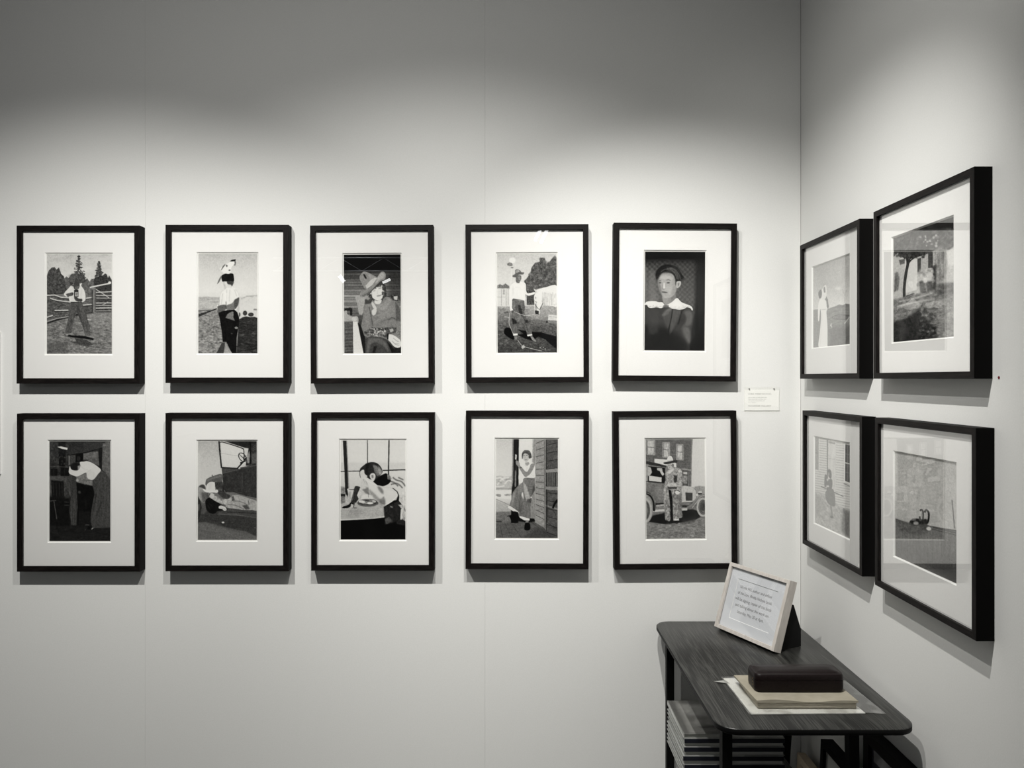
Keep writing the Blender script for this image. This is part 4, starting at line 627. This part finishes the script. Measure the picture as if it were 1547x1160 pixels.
def mat_board(W, H, Dp, f, win, parent, glassd=.010, th=.0035, m=None, bevw=.0028, core=None):
    x0, x1, z0, z1 = win; ho = f-.003; y0 = -Dp+glassd; y1 = y0+th; b = bevw
    O = [(-W/2+ho, ho), (W/2-ho, ho), (W/2-ho, H-ho), (-W/2+ho, H-ho)]; I = [(x0-b, z0-b), (x1+b, z0-b), (x1+b, z1+b), (x0-b, z1+b)]; J = [(x0, z0), (x1, z0), (x1, z1), (x0, z1)]
    rings = [[(p[0], y0, p[1]) for p in O], [(p[0], y0, p[1]) for p in I], [(p[0], y1, p[1]) for p in J], [(p[0], y1, p[1]) for p in O]]
    mb = MB(); v = [p for r in rings for p in r]
    for k in range(4):
        for i in range(4): a, c = k*4+i, k*4+(i+1) % 4; d, e = ((k+1) % 4)*4+(i+1) % 4, ((k+1) % 4)*4+i; mb.add([v[a], v[c], v[d], v[e]], [(0, 1, 2, 3)], 1 if k == 1 else 0)
    o = mb.build('mat', [m or M_MATB, core or M_CORE], parent)
    bm = bmesh.new(); bm.from_mesh(o.data); bmesh.ops.remove_doubles(bm, verts=bm.verts, dist=1e-6); bmesh.ops.recalc_face_normals(bm, faces=bm.faces); bm.to_mesh(o.data); bm.free()
    return y1
def framed(name, loc, rot, W, H, Dp, f, win, pic, label, group=None, mats=None, cat='picture', pm=None):
    r = empty(name, loc, rot); tag(r, label, cat, group)
    moulding('moulding', W, H, Dp, f, mats or [M_FH, M_FV, M_FS], r)
    x0, x1, z0, z1 = win; hp, wp = pic.shape; nb = max(2, round(.0034/((x1-x0)/wp)))   # white paper margin round the image
    ux, uz = (x1-x0)/wp*nb, (z1-z0)/hp*nb; pic = np.pad(pic, nb, constant_values=232.); win = (x0-ux, x1+ux, z0-uz, z1+uz); x0, x1, z0, z1 = win
    y1 = mat_board(W, H, Dp, f, win, r)
    if pic is not None: tone_mesh('photograph', pic, x0-.001, x1+.001, z0-.001, z1+.001, y1+.0006, pm or M_PRINT, r)
    e = f-.0035
    MB().box(-W/2+e, W/2-e, -Dp+.0076, -Dp+.0096, e, H-e).build('glass', M_GLASS, r)
    MB().box(-W/2+e, W/2-e, y1+.001, y1+.004, e, H-e).build('backing_board', M_BACK, r)
    return r
DP, FW, FH, FB = .038, .4118, .529, .0182
YF = D-DP      # front plane of the frames on wall_back
MONO = lambda a: a
FRONT = [  # front-face outline of each frame in the photo (x left/right at mid height, y top, y bottom), window of the print, tilt and lean
 (24.1, 211.7, 340.0, 580.0, (71.2, 384.7, 167.9, 533.6), 0, 0, pic_photographer, 'black framed photo of a photographer holding a camera by a log fence, upper row leftmost'),
 (250.0, 435.7, 339.3, 578.6, (300, 384, 388, 532.8), 0, 0, pic_bird_boy, 'black framed photo of a capped boy seen from behind with an animal on his head'),
 (469.5, 654.5, 340.3, 578.6, (520.3, 385, 604.8, 532.8), .3, 0, pic_pianist, 'black framed photo of a woman in a cowboy hat beside piano keys'),
 (705.0, 888.1, 339.0, 577.6, (752, 384, 840.5, 532), .25, 0, pic_horseman, 'black framed photo of a shirtless man in a hat with a pale horse'),
 (926.2, 1113.4, 336.4, 576.2, (974.8, 380.8, 1064.4, 528.8), -.4, 0, pic_collar, 'black framed portrait of a woman in a wide white lace collar'),
 (25.0, 211.8, 623.8, 864.5, (75, 667.2, 165.7, 816.6), 0, 0, pic_stooping, 'black framed dark photo of a person in white blouse and long skirt stooping'),
 (250.0, 435.7, 623.3, 863.6, (299.3, 667, 387, 815), 0, 0, pic_running_board, 'black framed photo of a man in a hat lying on a car running board'),
 (470.3, 655.7, 622.6, 862.6, (515.2, 665.5, 611.8, 814.2), 0, 0, pic_diner, 'black framed photo of a man bent over a plate before a window'),
 (704.8, 888.3, 620.7, 860.0, (749.9, 664, 842, 812.2), -.15, 0, pic_porch, 'black framed photo of a person in wide trousers leaning on a porch post'),
 (927.0, 1113.9, 620.5, 860.6, (976.8, 664, 1064.3, 813), .45, 0, pic_chaps, 'black framed photo of a person in patterned chaps standing before an old car'),
]
def wx(px, y): return (px-VX)/F*y
def wz(py, y): return CH-(py-VY)/F*y
for (l, r_, t, b, (wl, wt, wr, wb_), tilt, lean, fn, lab) in FRONT:
    W_, H_ = FW, FH
    cx = wx((l+r_)/2, YF); cz = wz((t+b)/2, YF); yw = YF+.0125
    win = (wx(wl, yw)-cx, wx(wr, yw)-cx, wz(wb_, yw)-(cz-H_/2), wz(wt, yw)-(cz-H_/2))
    th = math.radians(tilt); ln = math.asin(lean/H_)
    R = Euler((ln, -th, 0)).to_matrix(); base = Vector((cx, D, cz))+R @ Vector((0, 0, -H_/2)); base.y = D-.0002
    framed('framed_photograph', base, (ln, -th, 0), W_, H_, DP, FB, win, fn(), lab, 'black framed photographs hung on the back wall')
# right wall: y far / near, dz top / bottom relative to the camera height (metres), window the same
XF = XW-DP
SIDE = [
 (2.494, 2.074, .436, .0, (2.4177, 2.1607, .351, .100), pic_white_dress, 'black framed photo of a person in a long white dress, upper row nearest the corner'),
 (1.995, 1.5655, .4365, .0, (1.917, 1.6597, .352, .0935), pic_garden, 'black framed photo of a tree and people by a house, above the red dot'),
 (2.473, 2.059, -.103, -.535, (2.403, 2.160, -.185, -.453), pic_clapboard, 'black framed photo of a woman in dark skirt by a clapboard wall'),
 (1.987, 1.559, -.101, -.5375, (1.908, 1.6496, -.1847, -.4425), pic_shoes, 'black framed photo of a pair of shoes on a wooden ledge, right wall lower row'),
]
for (yf, yn, zt, zb, (pf, pn, pt, pb), fn, lab) in SIDE:
    W_, H_ = yf-yn, zt-zb; cy = (yf+yn)/2
    win = (cy-pf, cy-pn, pb-zb, pt-zb)
    framed('framed_photograph', (XW-.0002, cy, CH+zb), (0, 0, -math.pi/2), W_, H_, DP, .0152, win, np.clip(fn()*1.04+(0 if fn is pic_garden else 14), 0, 236), lab, 'black framed photographs hung on the right wall')  # lift puts the washed-out look of glass reflection into these print tones

# ---------------------------------------------------------------- table
TD = .8195; TZ = CH-TD; TX0, TX1, TY0, TY1 = .498, .970, 1.780, 2.574
tb = empty('side_table', ((TX0+TX1)/2, (TY0+TY1)/2, 0)); tag(tb, 'black stained wooden side table with rounded corners in the room corner', 'table')
def loc(mb): 
    o = Vector(((TX0+TX1)/2, (TY0+TY1)/2, 0)); mb.v = [v-o for v in mb.v]; return mb
e = .002; th_ = .0155; R0 = .052
rings = [rrect(TX0+e, TX1-e, TY0+e, TY1-e, R0-e, TZ-th_, 12), rrect(TX0, TX1, TY0, TY1, R0, TZ-th_+e, 12), rrect(TX0, TX1, TY0, TY1, R0, TZ-e, 12), rrect(TX0+e, TX1-e, TY0+e, TY1-e, R0-e, TZ, 12)]
tt = setsmooth(loc(MB().loft(rings)).build('tabletop', [M_TABLE, M_EDGE], tb), 50)
tt.data.polygons.foreach_set('material_index', [0 if p.normal.z > .6 else 1 for p in tt.data.polygons])
zb_ = TZ-th_
for (x, y, dx) in ((.541, 2.52, 0), (.531, 1.842, 0), (.838, 1.848, .012), (.951, 2.52, -.05)):
    loc(MB().bar((x+dx, y, 0), (x, y, zb_), .024, .026)).build('leg', M_STEEL, tb)
SZ = .468
loc(MB().box(.515, .81, 1.86, 2.315, SZ-.016, SZ, bev=.002)).build('shelf', M_TABLE, tb)
loc(MB().box(.545, .823, 1.838, 1.856, SZ-.04, SZ-.016).box(.553, .93, 2.508, 2.53, SZ-.04, SZ-.016).box(.575, .597, 1.856, 2.508, SZ-.04, SZ-.0165).box(.76, .782, 1.856, 2.508, SZ-.04, SZ-.0165)).build('shelf_rail', M_STEEL, tb)

# ---------------------------------------------------------------- books on the shelf
def book_cover_tones():
    P = Pic('0 0 100 80', 21, 70, 56); P.a[:] = 118; P.poly('10 8 92 8 92 76 8 76', 134, 1, 1); P.poly('12 10 50 12 46 40 14 38', 178, 1, 2); P.poly('50 12 90 14 90 30 52 28', 160, 1, 2)
    P.poly('14 40 60 42 58 66 16 64', 146, 1, 2, tex=(6, 6, 20)); P.poly('60 30 90 32 90 66 60 64', 168, .8, 3); P.poly('14 62 60 60 92 66 90 74 12 74', 112, 1, 3, tex=(10, 4, 40)); P.lines('20 66 40 62 52 68', 4, 80, .8, 1); P.poly('0 0 6 0 6 80 0 80', 96, 1); return P.a
def make_book(top=False):
    r = empty('photo_book'); W_, L, T = .277, .218, .0121; c = .0013
    MB().box(-W_/2, W_/2, -L/2+.001, L/2, 0, c).box(-W_/2, W_/2, -L/2+.001, L/2, T-c, T).build('cover', M_COVER, r)
    MB().box(-W_/2+.003, W_/2-.003, -L/2+.0015, L/2-.004, c, T-c).build('pages', M_PAGES, r)
    MB().box(-W_/2, W_/2, -L/2-.0006, -L/2+.0015, c*.5, T-c*.5).build('spine', M_SPINE, r)
    return r
def copy_tree(o, parent=None):
    c = o.copy(); COL.objects.link(c); c.parent = parent
    for ch in o.children: copy_tree(ch, c)
    return c
rnd = random.Random(4)
NB = 10; NAMES = ['bottom', 'second from bottom', 'third from bottom', 'fourth from bottom', 'fifth from bottom', 'fifth from top', 'fourth from top', 'third from top', 'second from top', 'topmost']
proto = make_book(); BX, BY = .628, 2.209; bt = .0122
for i in range(NB):
    b = proto if i == 0 else copy_tree(proto)
    b.location = (BX+rnd.uniform(-.002, .002), BY+rnd.uniform(-.002, .002), SZ+i*bt+.0001); b.rotation_euler = (0, 0, (math.pi if i % 2 == 1 else 0)+rnd.uniform(-.008, .008))
    spin = 'page edges' if i % 2 else 'dark spine'
    tag(b, 'photo book with %s in front, %s of the stack under the table' % (spin, NAMES[i]) if i < NB-1 else 'plastic wrapped photo book with pictured cover, topmost of the stack under the table', 'book', 'photo books stacked on the shelf')
    if i == NB-1:
        T = .0121; ct = book_cover_tones()
        def up(c): o = c.copy(); o[..., 1] = c[..., 2]; o[..., 2] = T+.0002; return o
        tone_mesh('cover_picture', ct[::-1, ::-1] if i % 2 else ct, -.137, .137, -.107, .108, 0, M_PRINT, b, up)
        w_, l_ = .1395, .1105; n = 14; vs = []; fs = []
        for zz in (0.0004, .0052, T+.0006):
            vs += [p for p in rrect(-w_, w_, -l_, l_, .003, zz, 2)]
        m_ = len(vs)//3; fs = [(k*m_+a, k*m_+(a+1) % m_, (k+1)*m_+(a+1) % m_, (k+1)*m_+a) for k in range(2) for a in range(m_)]
        g0 = len(vs)
        for a in range(n+1):
            for c in range(n+1):
                x = -w_+2*w_*a/n; y = -l_+2*l_*c/n; edge = (a in (0, n) or c in (0, n)); vs.append(Vector((x, y, T+(.0006 if edge else rnd.uniform(.0006, .0026)))))
        fs += [(g0+a*(n+1)+c, g0+(a+1)*(n+1)+c, g0+(a+1)*(n+1)+c+1, g0+a*(n+1)+c+1) for a in range(n) for c in range(n)]
        setsmooth(link_mesh('shrink_wrap', vs, fs, M_FILM, b), 60)

# ---------------------------------------------------------------- sleeve, pad, envelope and leather case on the table
def quad_sheet(corners, z, nx, ny, amp, seed, edge_up=None, th=.0006):
    a, b, c, d = [Vector((*p, 0)) for p in corners]; rn = random.Random(seed); V = []
    for j in range(ny+1):
        for i in range(nx+1):
            u, v = i/nx, j/ny; p = (a*(1-u)+b*u)*(1-v)+(d*(1-u)+c*u)*v; p.z = z+rn.uniform(0, amp); V.append(p)
    F_ = [(j*(nx+1)+i, j*(nx+1)+i+1, (j+1)*(nx+1)+i+1, (j+1)*(nx+1)+i) for j in range(ny) for i in range(nx)]
    return V, F_
M_FLAP = mat('grey_flap', (.35, .35, .33), .6)
sl = empty('plastic_sleeve', (.76, 1.96, TZ)); tag(sl, 'clear plastic sleeve with white sheets lying at the near end of the table', 'sleeve')
o3 = Vector((.76, 1.96, TZ))
def slv(name, V, F_, m, par, th):
    n = len(V); V2 = [v-o3 for v in V]+[v-o3-Vector((0, 0, th)) for v in V]; 
    ed = {}
    for f in F_:
        for i in range(len(f)): k = (f[i], f[(i+1) % len(f)]); ed[k] = 1
    FF = list(F_)+[tuple(i+n for i in f[::-1]) for f in F_]+[(a, a+n, b+n, b)[::-1] for (a, b) in ed if (b, a) not in ed]
    ob = link_mesh(name, V2, FF, m, par); bm = bmesh.new(); bm.from_mesh(ob.data); bmesh.ops.recalc_face_normals(bm, faces=bm.faces); bm.to_mesh(ob.data); bm.free(); return ob
V, F_ = quad_sheet([(.597, 1.856), (.878, 1.862), (.868, 2.075), (.592, 2.078)], TZ+.0022, 6, 4, .0003, 3)
slv('sheet', V, F_, M_PAPER, sl, .0018)
V, F_ = quad_sheet([(.591, 1.849), (.928, 1.860), (.919, 2.064), (.5866, 2.085)], TZ+.0032, 22, 14, .0016, 5)
def pinch(v):
    k = min(1, max(0, (v.x-.88)/.045)); v.z = v.z-(v.z-TZ-.0012)*k; return v
V = [pinch(v) for v in V]
setsmooth(slv('film', V, F_, M_FILM, sl, .0003), 80)
fl = [(.5640, 2.056), (.6, 2.066), (.600, 2.045)]
slv('flap', [Vector((.5600, 2.052, TZ+.004)), Vector((.602, 2.040, TZ+.0022)), Vector((.597, 2.066, TZ+.0022))], [(0, 1, 2)], M_FLAP, sl, .0004)
# cream pad
pd = empty('paper_pad', (.74, 1.958, TZ+.0045)); tag(pd, 'thick cream paper pad under the buff envelope on the plastic sleeve', 'pad')
def plocal(rings, o): return [[p-Vector(o) for p in r] for r in rings]
def rq(x0, x1, y0, y1, r, z, n=4): return rrect(x0, x1, y0, y1, r, z, n)
PZ = TZ+.0050
mbp = MB(); layers = []
for k in range(7):
    z = PZ+.0150*k/6; ins = .0006 if k % 2 else 0
    layers.append(rq(.622+ins, .868-ins, 1.882+ins, 2.040-ins, .006, z))
pd.location = (.745, 1.96, PZ)
setsmooth(mbp.loft(plocal(layers, pd.location)).build('pages', M_PAD, pd), 30)
# envelope with a wavy near edge
EZ = PZ+.0153
en = empty('buff_envelope', (.745, 1.96, EZ)); tag(en, 'flat buff envelope with a wavy flap lying under the dark leather case', 'envelope')
nx, ny = 28, 10; V = []
for j in range(ny+1):
    for i in range(nx+1):
        u, v = i/nx, j/ny; x = .618+.250*u; y = 1.877+.164*v-(.010*u*(1-v) if False else 0)
        wave = .0026*math.sin(u*9.0)*math.exp(-v*9)+.0012*math.sin(u*4+1)*math.exp(-v*6)
        V.append(Vector((x-.008*(v)+.0, y, EZ+.0045+max(-.003, wave))))
n0 = len(V); V2 = V+[Vector((v.x, v.y, EZ+.0002)) for v in V]
F_ = [(j*(nx+1)+i, j*(nx+1)+i+1, (j+1)*(nx+1)+i+1, (j+1)*(nx+1)+i) for j in range(ny) for i in range(nx)]
ed = {}
for f in F_:
    for i in range(4): ed[(f[i], f[(i+1) % 4])] = 1
FF = F_+[tuple(i+n0 for i in f[::-1]) for f in F_]+[(b, a, a+n0, b+n0) for (a, b) in ed if (b, a) not in ed]
eo = link_mesh('paper', [v-Vector(en.location) for v in V2], FF, M_KRAFT, en); setsmooth(eo, 50)
# leather case
CZ = EZ+.0050
lc = empty('leather_case', (.744, 1.962, CZ)); tag(lc, 'dark brown leather box case with gilt marks resting on the buff envelope', 'case')
def lring(k, z, r): return rrect(-.1135+k, .1135-k, -.037+k, .037-k, r, z, 8)
body = [lring(.004, 0, .010), lring(.0012, .002, .014), lring(0, .008, .016), lring(0, .030, .016)]
setsmooth(MB().loft(body).build('body', M_LEATHER, lc), 55)
lid = [lring(.0012, .0302, .015), lring(-.0006, .0312, .017), lring(-.0006, .038, .017), lring(.0006, .0425, .016), lring(.003, .0455, .014), lring(.010, .0458, .010), lring(.012, .0474, .009), lring(.03, .0488, .006)]
setsmooth(MB().loft(lid).build('lid', M_LEATHER, lc), 38)
gm = MB()
for k, z in enumerate((.0275, .0195, .0115)):
    for (a0, a1, h0, h1) in ((-.0345+.012, -.0195, 0, .0007), (-.0225, -.0218, 0, .0032), (-.0225, -.0205, .0026, .0033)):
        gm.box(-.1141, -.1133, a0+.006, a1+.006, z+h0, z+h1)
gm.build('gilt_mark', M_GOLD, lc)

# ---------------------------------------------------------------- lettering
def text_mesh(body, size, m, parent, loc_, align='LEFT', name='lettering', width=None, space=1.0, y=0.0, line=None):
    cu = bpy.data.curves.new(name, 'FONT'); cu.body = body; cu.size = size; cu.align_x = align; cu.space_character = space
    ob = bpy.data.objects.new(name, cu); COL.objects.link(ob); dg = bpy.context.evaluated_depsgraph_get(); me = bpy.data.meshes.new_from_object(ob.evaluated_get(dg))
    bpy.data.objects.remove(ob); xs_ = [v.co.x for v in me.vertices]; w0 = max(xs_)-min(xs_)
    k = (width/w0) if width else 1
    for v in me.vertices:
        x, z = v.co.x, v.co.y; v.co = (x*k if align != 'LEFT' else (x-min(xs_))*k, 0, z)
    me.materials.clear(); me.materials.append(m); o = bpy.data.objects.new(name, me); COL.objects.link(o); o.parent = parent; o.location = loc_; return o

# ---------------------------------------------------------------- small notice frame on the table
s_ = .9884
M_CORE2 = mat('thin_mat_core', (.74, .74, .73), .8, spec=.1)
BL = Vector((.688*s_, 2.523*s_, 0)); BR = Vector((.802*s_, 2.286*s_, 0)); ang = math.atan2(BR.y-BL.y, BR.x-BL.x); lean = math.radians(18.4)
SW, SH, SD, SF = .263*s_, .217*s_, .030, .0118
mid = (BL+BR)/2; inward = Vector((-(BR-BL).y, (BR-BL).x, 0)).normalized()   # away from the viewer
Rz = Matrix.Rotation(ang, 4, 'Z'); Rx = Matrix.Rotation(-lean, 4, 'X')
R4 = Rz @ Rx
base = Vector((mid.x, mid.y, CH-.81)) + (R4.to_3x3() @ Vector((0, SD, 0)))   # back bottom edge touches the table
sf = empty('notice_frame', base); sf.rotation_euler = R4.to_euler(); tag(sf, 'small pale wood framed notice leaning back on the far end of the table', 'frame')
moulding('moulding', SW, SH, SD, SF, [M_ASH, M_ASH, M_ASH], sf)
wn = (-.0850, .0850, .0440, .1700)
y1 = mat_board(SW, SH, SD, SF, wn, sf, m=M_SHEET, bevw=.0012, th=.0018, core=M_CORE2)
ee = SF-.0035
MB().box(-SW/2+ee, SW/2-ee, -SD+.0076, -SD+.0096, ee, SH-ee).build('glass', M_GLASS, sf)
MB().box(-SW/2+ee, SW/2-ee, y1+.0004, y1+.0012, ee, SH-ee).build('notice_sheet', M_SHEET, sf)
MB().box(-SW/2+ee, SW/2-ee, y1+.0014, y1+.004, ee, SH-ee).build('backing_board', M_BLACKCARD, sf)
for i, (s, w_) in enumerate((('Nicole Hill, author and editor', .137), ('of the Lora Webb Nichols book', .147), ('will be signing copies of the book', .157), ('and talking about the work on', .143), ('Saturday, May 20 at 4pm.', .115))):
    text_mesh(s, .0135, M_INK, sf, (-.002, y1+.0001, .1445-i*.0195), 'CENTER', width=w_)
# easel wedge behind the frame (local y/z in the leaning frame, built upright in world space then brought in)
Ri = sf.matrix_basis.inverted() if False else (Matrix.Translation(base) @ R4).inverted()
wv = (BR-BL).normalized(); backp = Vector((mid.x, mid.y, TZ)) + inward*(SD/math.cos(lean)+.001)
prof = [(.002, 0), (.098, 0), (.098, .052), (.068, .13), (.0465, .13)]
ring = lambda w0: [backp+wv*w0+inward*a+Vector((0, 0, z+.0003)) for a, z in prof]
mbz = MB().loft([ring(-.02), ring(.112)]); mbz.v = [Ri @ v for v in mbz.v]
bo = mbz.build('easel_stand', M_BLACKCARD, sf); bm = bmesh.new(); bm.from_mesh(bo.data); bmesh.ops.recalc_face_normals(bm, faces=bm.faces); bm.to_mesh(bo.data); bm.free()

# ---------------------------------------------------------------- exhibition label beside the frames
lx0, lx1, lz0, lz1 = wx(1123.4, D), wx(1177.6, D), wz(622.0, D), wz(584.2, D)
lb = empty('wall_label', ((lx0+lx1)/2, D-.0001, lz0)); tag(lb, 'small white exhibition label in a clear holder right of the lace collar portrait', 'label')
LW, LH = lx1-lx0, lz1-lz0
MB().box(-LW/2+.002, LW/2-.002, -.0022, -.0006, .004, LH-.012).build('card', M_CARD, lb)
MB().box(-LW/2, LW/2, -.0052, -.0028, 0, LH, bev=.0004).build('holder', M_ACRYL, lb)
for px_ in (1131.4, 1168.9):
    MB().tube((wx(px_, D)-(lx0+lx1)/2, -.0065, LH-.0068), (wx(px_, D)-(lx0+lx1)/2, 0, LH-.0068), .0018, 14).build('pin', M_PIN, lb)
tx = -LW/2+.0155
def lrow(s, py, w_px, sz, m=M_INK2): text_mesh(s, sz, m, lb, (tx, -.0024, wz(py, D)-lz0), 'LEFT', width=w_px/445)
lrow('LORA WEBB NICHOLS', 596.0, 34.5, .0068); lrow('DANZIGER GALLERY', 614.2, 34.5, .0068)
rn = random.Random(8)    # four lines too small to read: word-length strokes of the same grey
for py, wpx in ((600.8, 28), (603.4, 27.5), (606.0, 24.5), (608.6, 12)):
    mbt = MB(); x = 0; L = wpx/445; z = wz(py, D)-lz0
    while x < L:
        ww = min(rn.uniform(.004, .013), L-x)
        k = 0
        while k < ww-.0006: mbt.box(tx+x+k, tx+x+k+.0006, -.00245, -.0023, z, z+rn.choice((.0016, .0016, .0025))); k += .0012
        x += ww+.0016
    mbt.build('small_print', M_INK2, lb)
# pinned board reaching in from the left edge, red dot on the right wall
pb = MB().box(-2.06, wx(1.9, D), D-.006, D-.0001, wz(716, D), wz(502, D), bev=.0006).build('text_panel', M_PAPER); tag(pb, 'white foam board panel at the far left edge of the back wall', 'panel')
yd = XW*F/(1509.3-VX); rd = MB().tube((XW-.0008, yd, wz(570.3, yd)), (XW-.0001, yd, wz(570.3, yd)), .0030, 20).build('dot_sticker', M_RED); tag(rd, 'tiny red dot sticker on the right wall below the tree photograph', 'sticker')

# ---------------------------------------------------------------- frames leaning under the table
M_DARKREFL = mat('dark_reflection_board', (.10, .095, .125), .6)  # look of dark reflecting glass put into the board's own colour
def lean_frame(name, xtop_front, yfar, W_, H_, Dp, f, tilt, mats, label, mc, fullmat=False):
    t = math.radians(tilt)
    # local y into the wall (+x world); leaning back: top goes to +x
    bx = xtop_front+Dp*math.cos(t)-H_*math.sin(t)
    r = empty(name, (bx, yfar-W_/2, Dp*math.sin(t)*0+.0005), (0, 0, 0)); r.rotation_euler = (Matrix.Rotation(-math.pi/2, 4, 'Z') @ Matrix.Rotation(-t, 4, 'X')).to_euler()
    r.location.z = .0003
    tag(r, label, 'frame')
    moulding('moulding', W_, H_, Dp, f, mats, r); e_ = f-.0035
    MB().box(-W_/2+e_, W_/2-e_, -Dp+.0076, -Dp+.0096, e_, H_-e_).build('glass', M_GLASS, r)
    MB().box(-W_/2+e_, W_/2-e_, -Dp+.0105, -Dp+.014, e_, H_-e_).build('mat', mc, r)
    MB().box(-W_/2+e_, W_/2-e_, -Dp+.0145, -Dp+.018, e_, H_-e_).build('backing_board', M_BACK, r)
    return r
MK = [M_FS, M_FS, M_FS]; M_GREYMAT = mat('grey_mat', (.55, .55, .52), .85)
lean_frame('leaning_frame', .965, 2.060, .50, .624, .0345, .030, 0, [M_FH, M_FV, M_FS], 'large black frame standing on the floor flat against the right wall', M_DARKREFL)
lean_frame('leaning_frame', .926, 2.243, .42, .508, .036, .019, 2.0, [M_FS, M_FS, M_FS], 'black box frame with pale mat leaning under the table before the large frame', M_GREYMAT)
lean_frame('leaning_frame', .955, 2.500, .235, .342, .027, .024, 1.6, [M_OAK, M_OAK, M_OAK], 'light oak frame leaning under the table behind the black box frame', M_GREYMAT)

# ---------------------------------------------------------------- lighting truss and lamps of the hall behind the viewer (seen as reflections in the glass)
M_LED = bpy.data.materials.new('lit_led_panel'); M_LED.use_nodes = True; nt = M_LED.node_tree; nt.nodes.clear(); em = nd(nt, 'ShaderNodeEmission'); em.inputs[1].default_value = 8; ot = nd(nt, 'ShaderNodeOutputMaterial'); nt.links.new(em.outputs[0], ot.inputs[0])
tr = empty('lighting_truss', (-3.9, -14, 4.27)); tag(tr, 'aluminium lighting truss high in the hall, reflected in the glass of the piano photograph', 'truss')
t_ = MB(); LX = 1.95
for z in (0, .33): t_.tube((-LX, 0, z), (LX, 0, z), .024, 10)
t_.build('chord', M_TRUSS, tr)
t_ = MB()
for i in range(7):
    x = -LX+.02+i*.55; t_.tube((x, 0, .33 if i % 2 else 0), (x+.55, 0, 0 if i % 2 else .33), .009, 8)
t_.build('lattice_bar', M_TRUSS, tr)
def lamp(px_, py_, w_, h_, rz, yl, label, offs=(0,)):
    yg = D-DP+.0085; s = (yg-yl); k = (yg+s)/yg; x = wx(px_, yg)*k; z = CH-(py_-VY)/F*yg*k; q8 = 3.6; w_ *= q8; h_ *= q8; offs = [o*q8 for o in offs]
    r = empty('hall_lamp', (x, yl, z), (0, rz, 0)); tag(r, label, 'lamp')
    MB().box(-w_/2-.02+min(offs), w_/2+.02+max(offs), -.08, -.006, -h_/2-.02, h_/2+.02, bev=.008).build('housing', M_STEEL, r)
    for q in offs: MB().box(q-w_/2, q+w_/2, -.0055, -.0005, -h_/2, h_/2).build('diffuser', M_LED, r)
    MB().tube((0, -.03, h_/2+.015), (0, -.03, h_/2+.30), .012, 8).build('yoke', M_STEEL, r)
lamp(516.6, 421.2, .024, .056, -.62, -14.3, 'lit panel lamp of the hall reflected left in the piano photograph')
lamp(583.8, 424.4, .060, .019, -.42, -14.3, 'lit panel lamp of the hall reflected beside the cowboy hat')
lamp(817.5, 355, .022, .11, .45, -14.3, 'twin tube lamp of the hall reflected in the glass above the horse photograph', (-.022, .022))
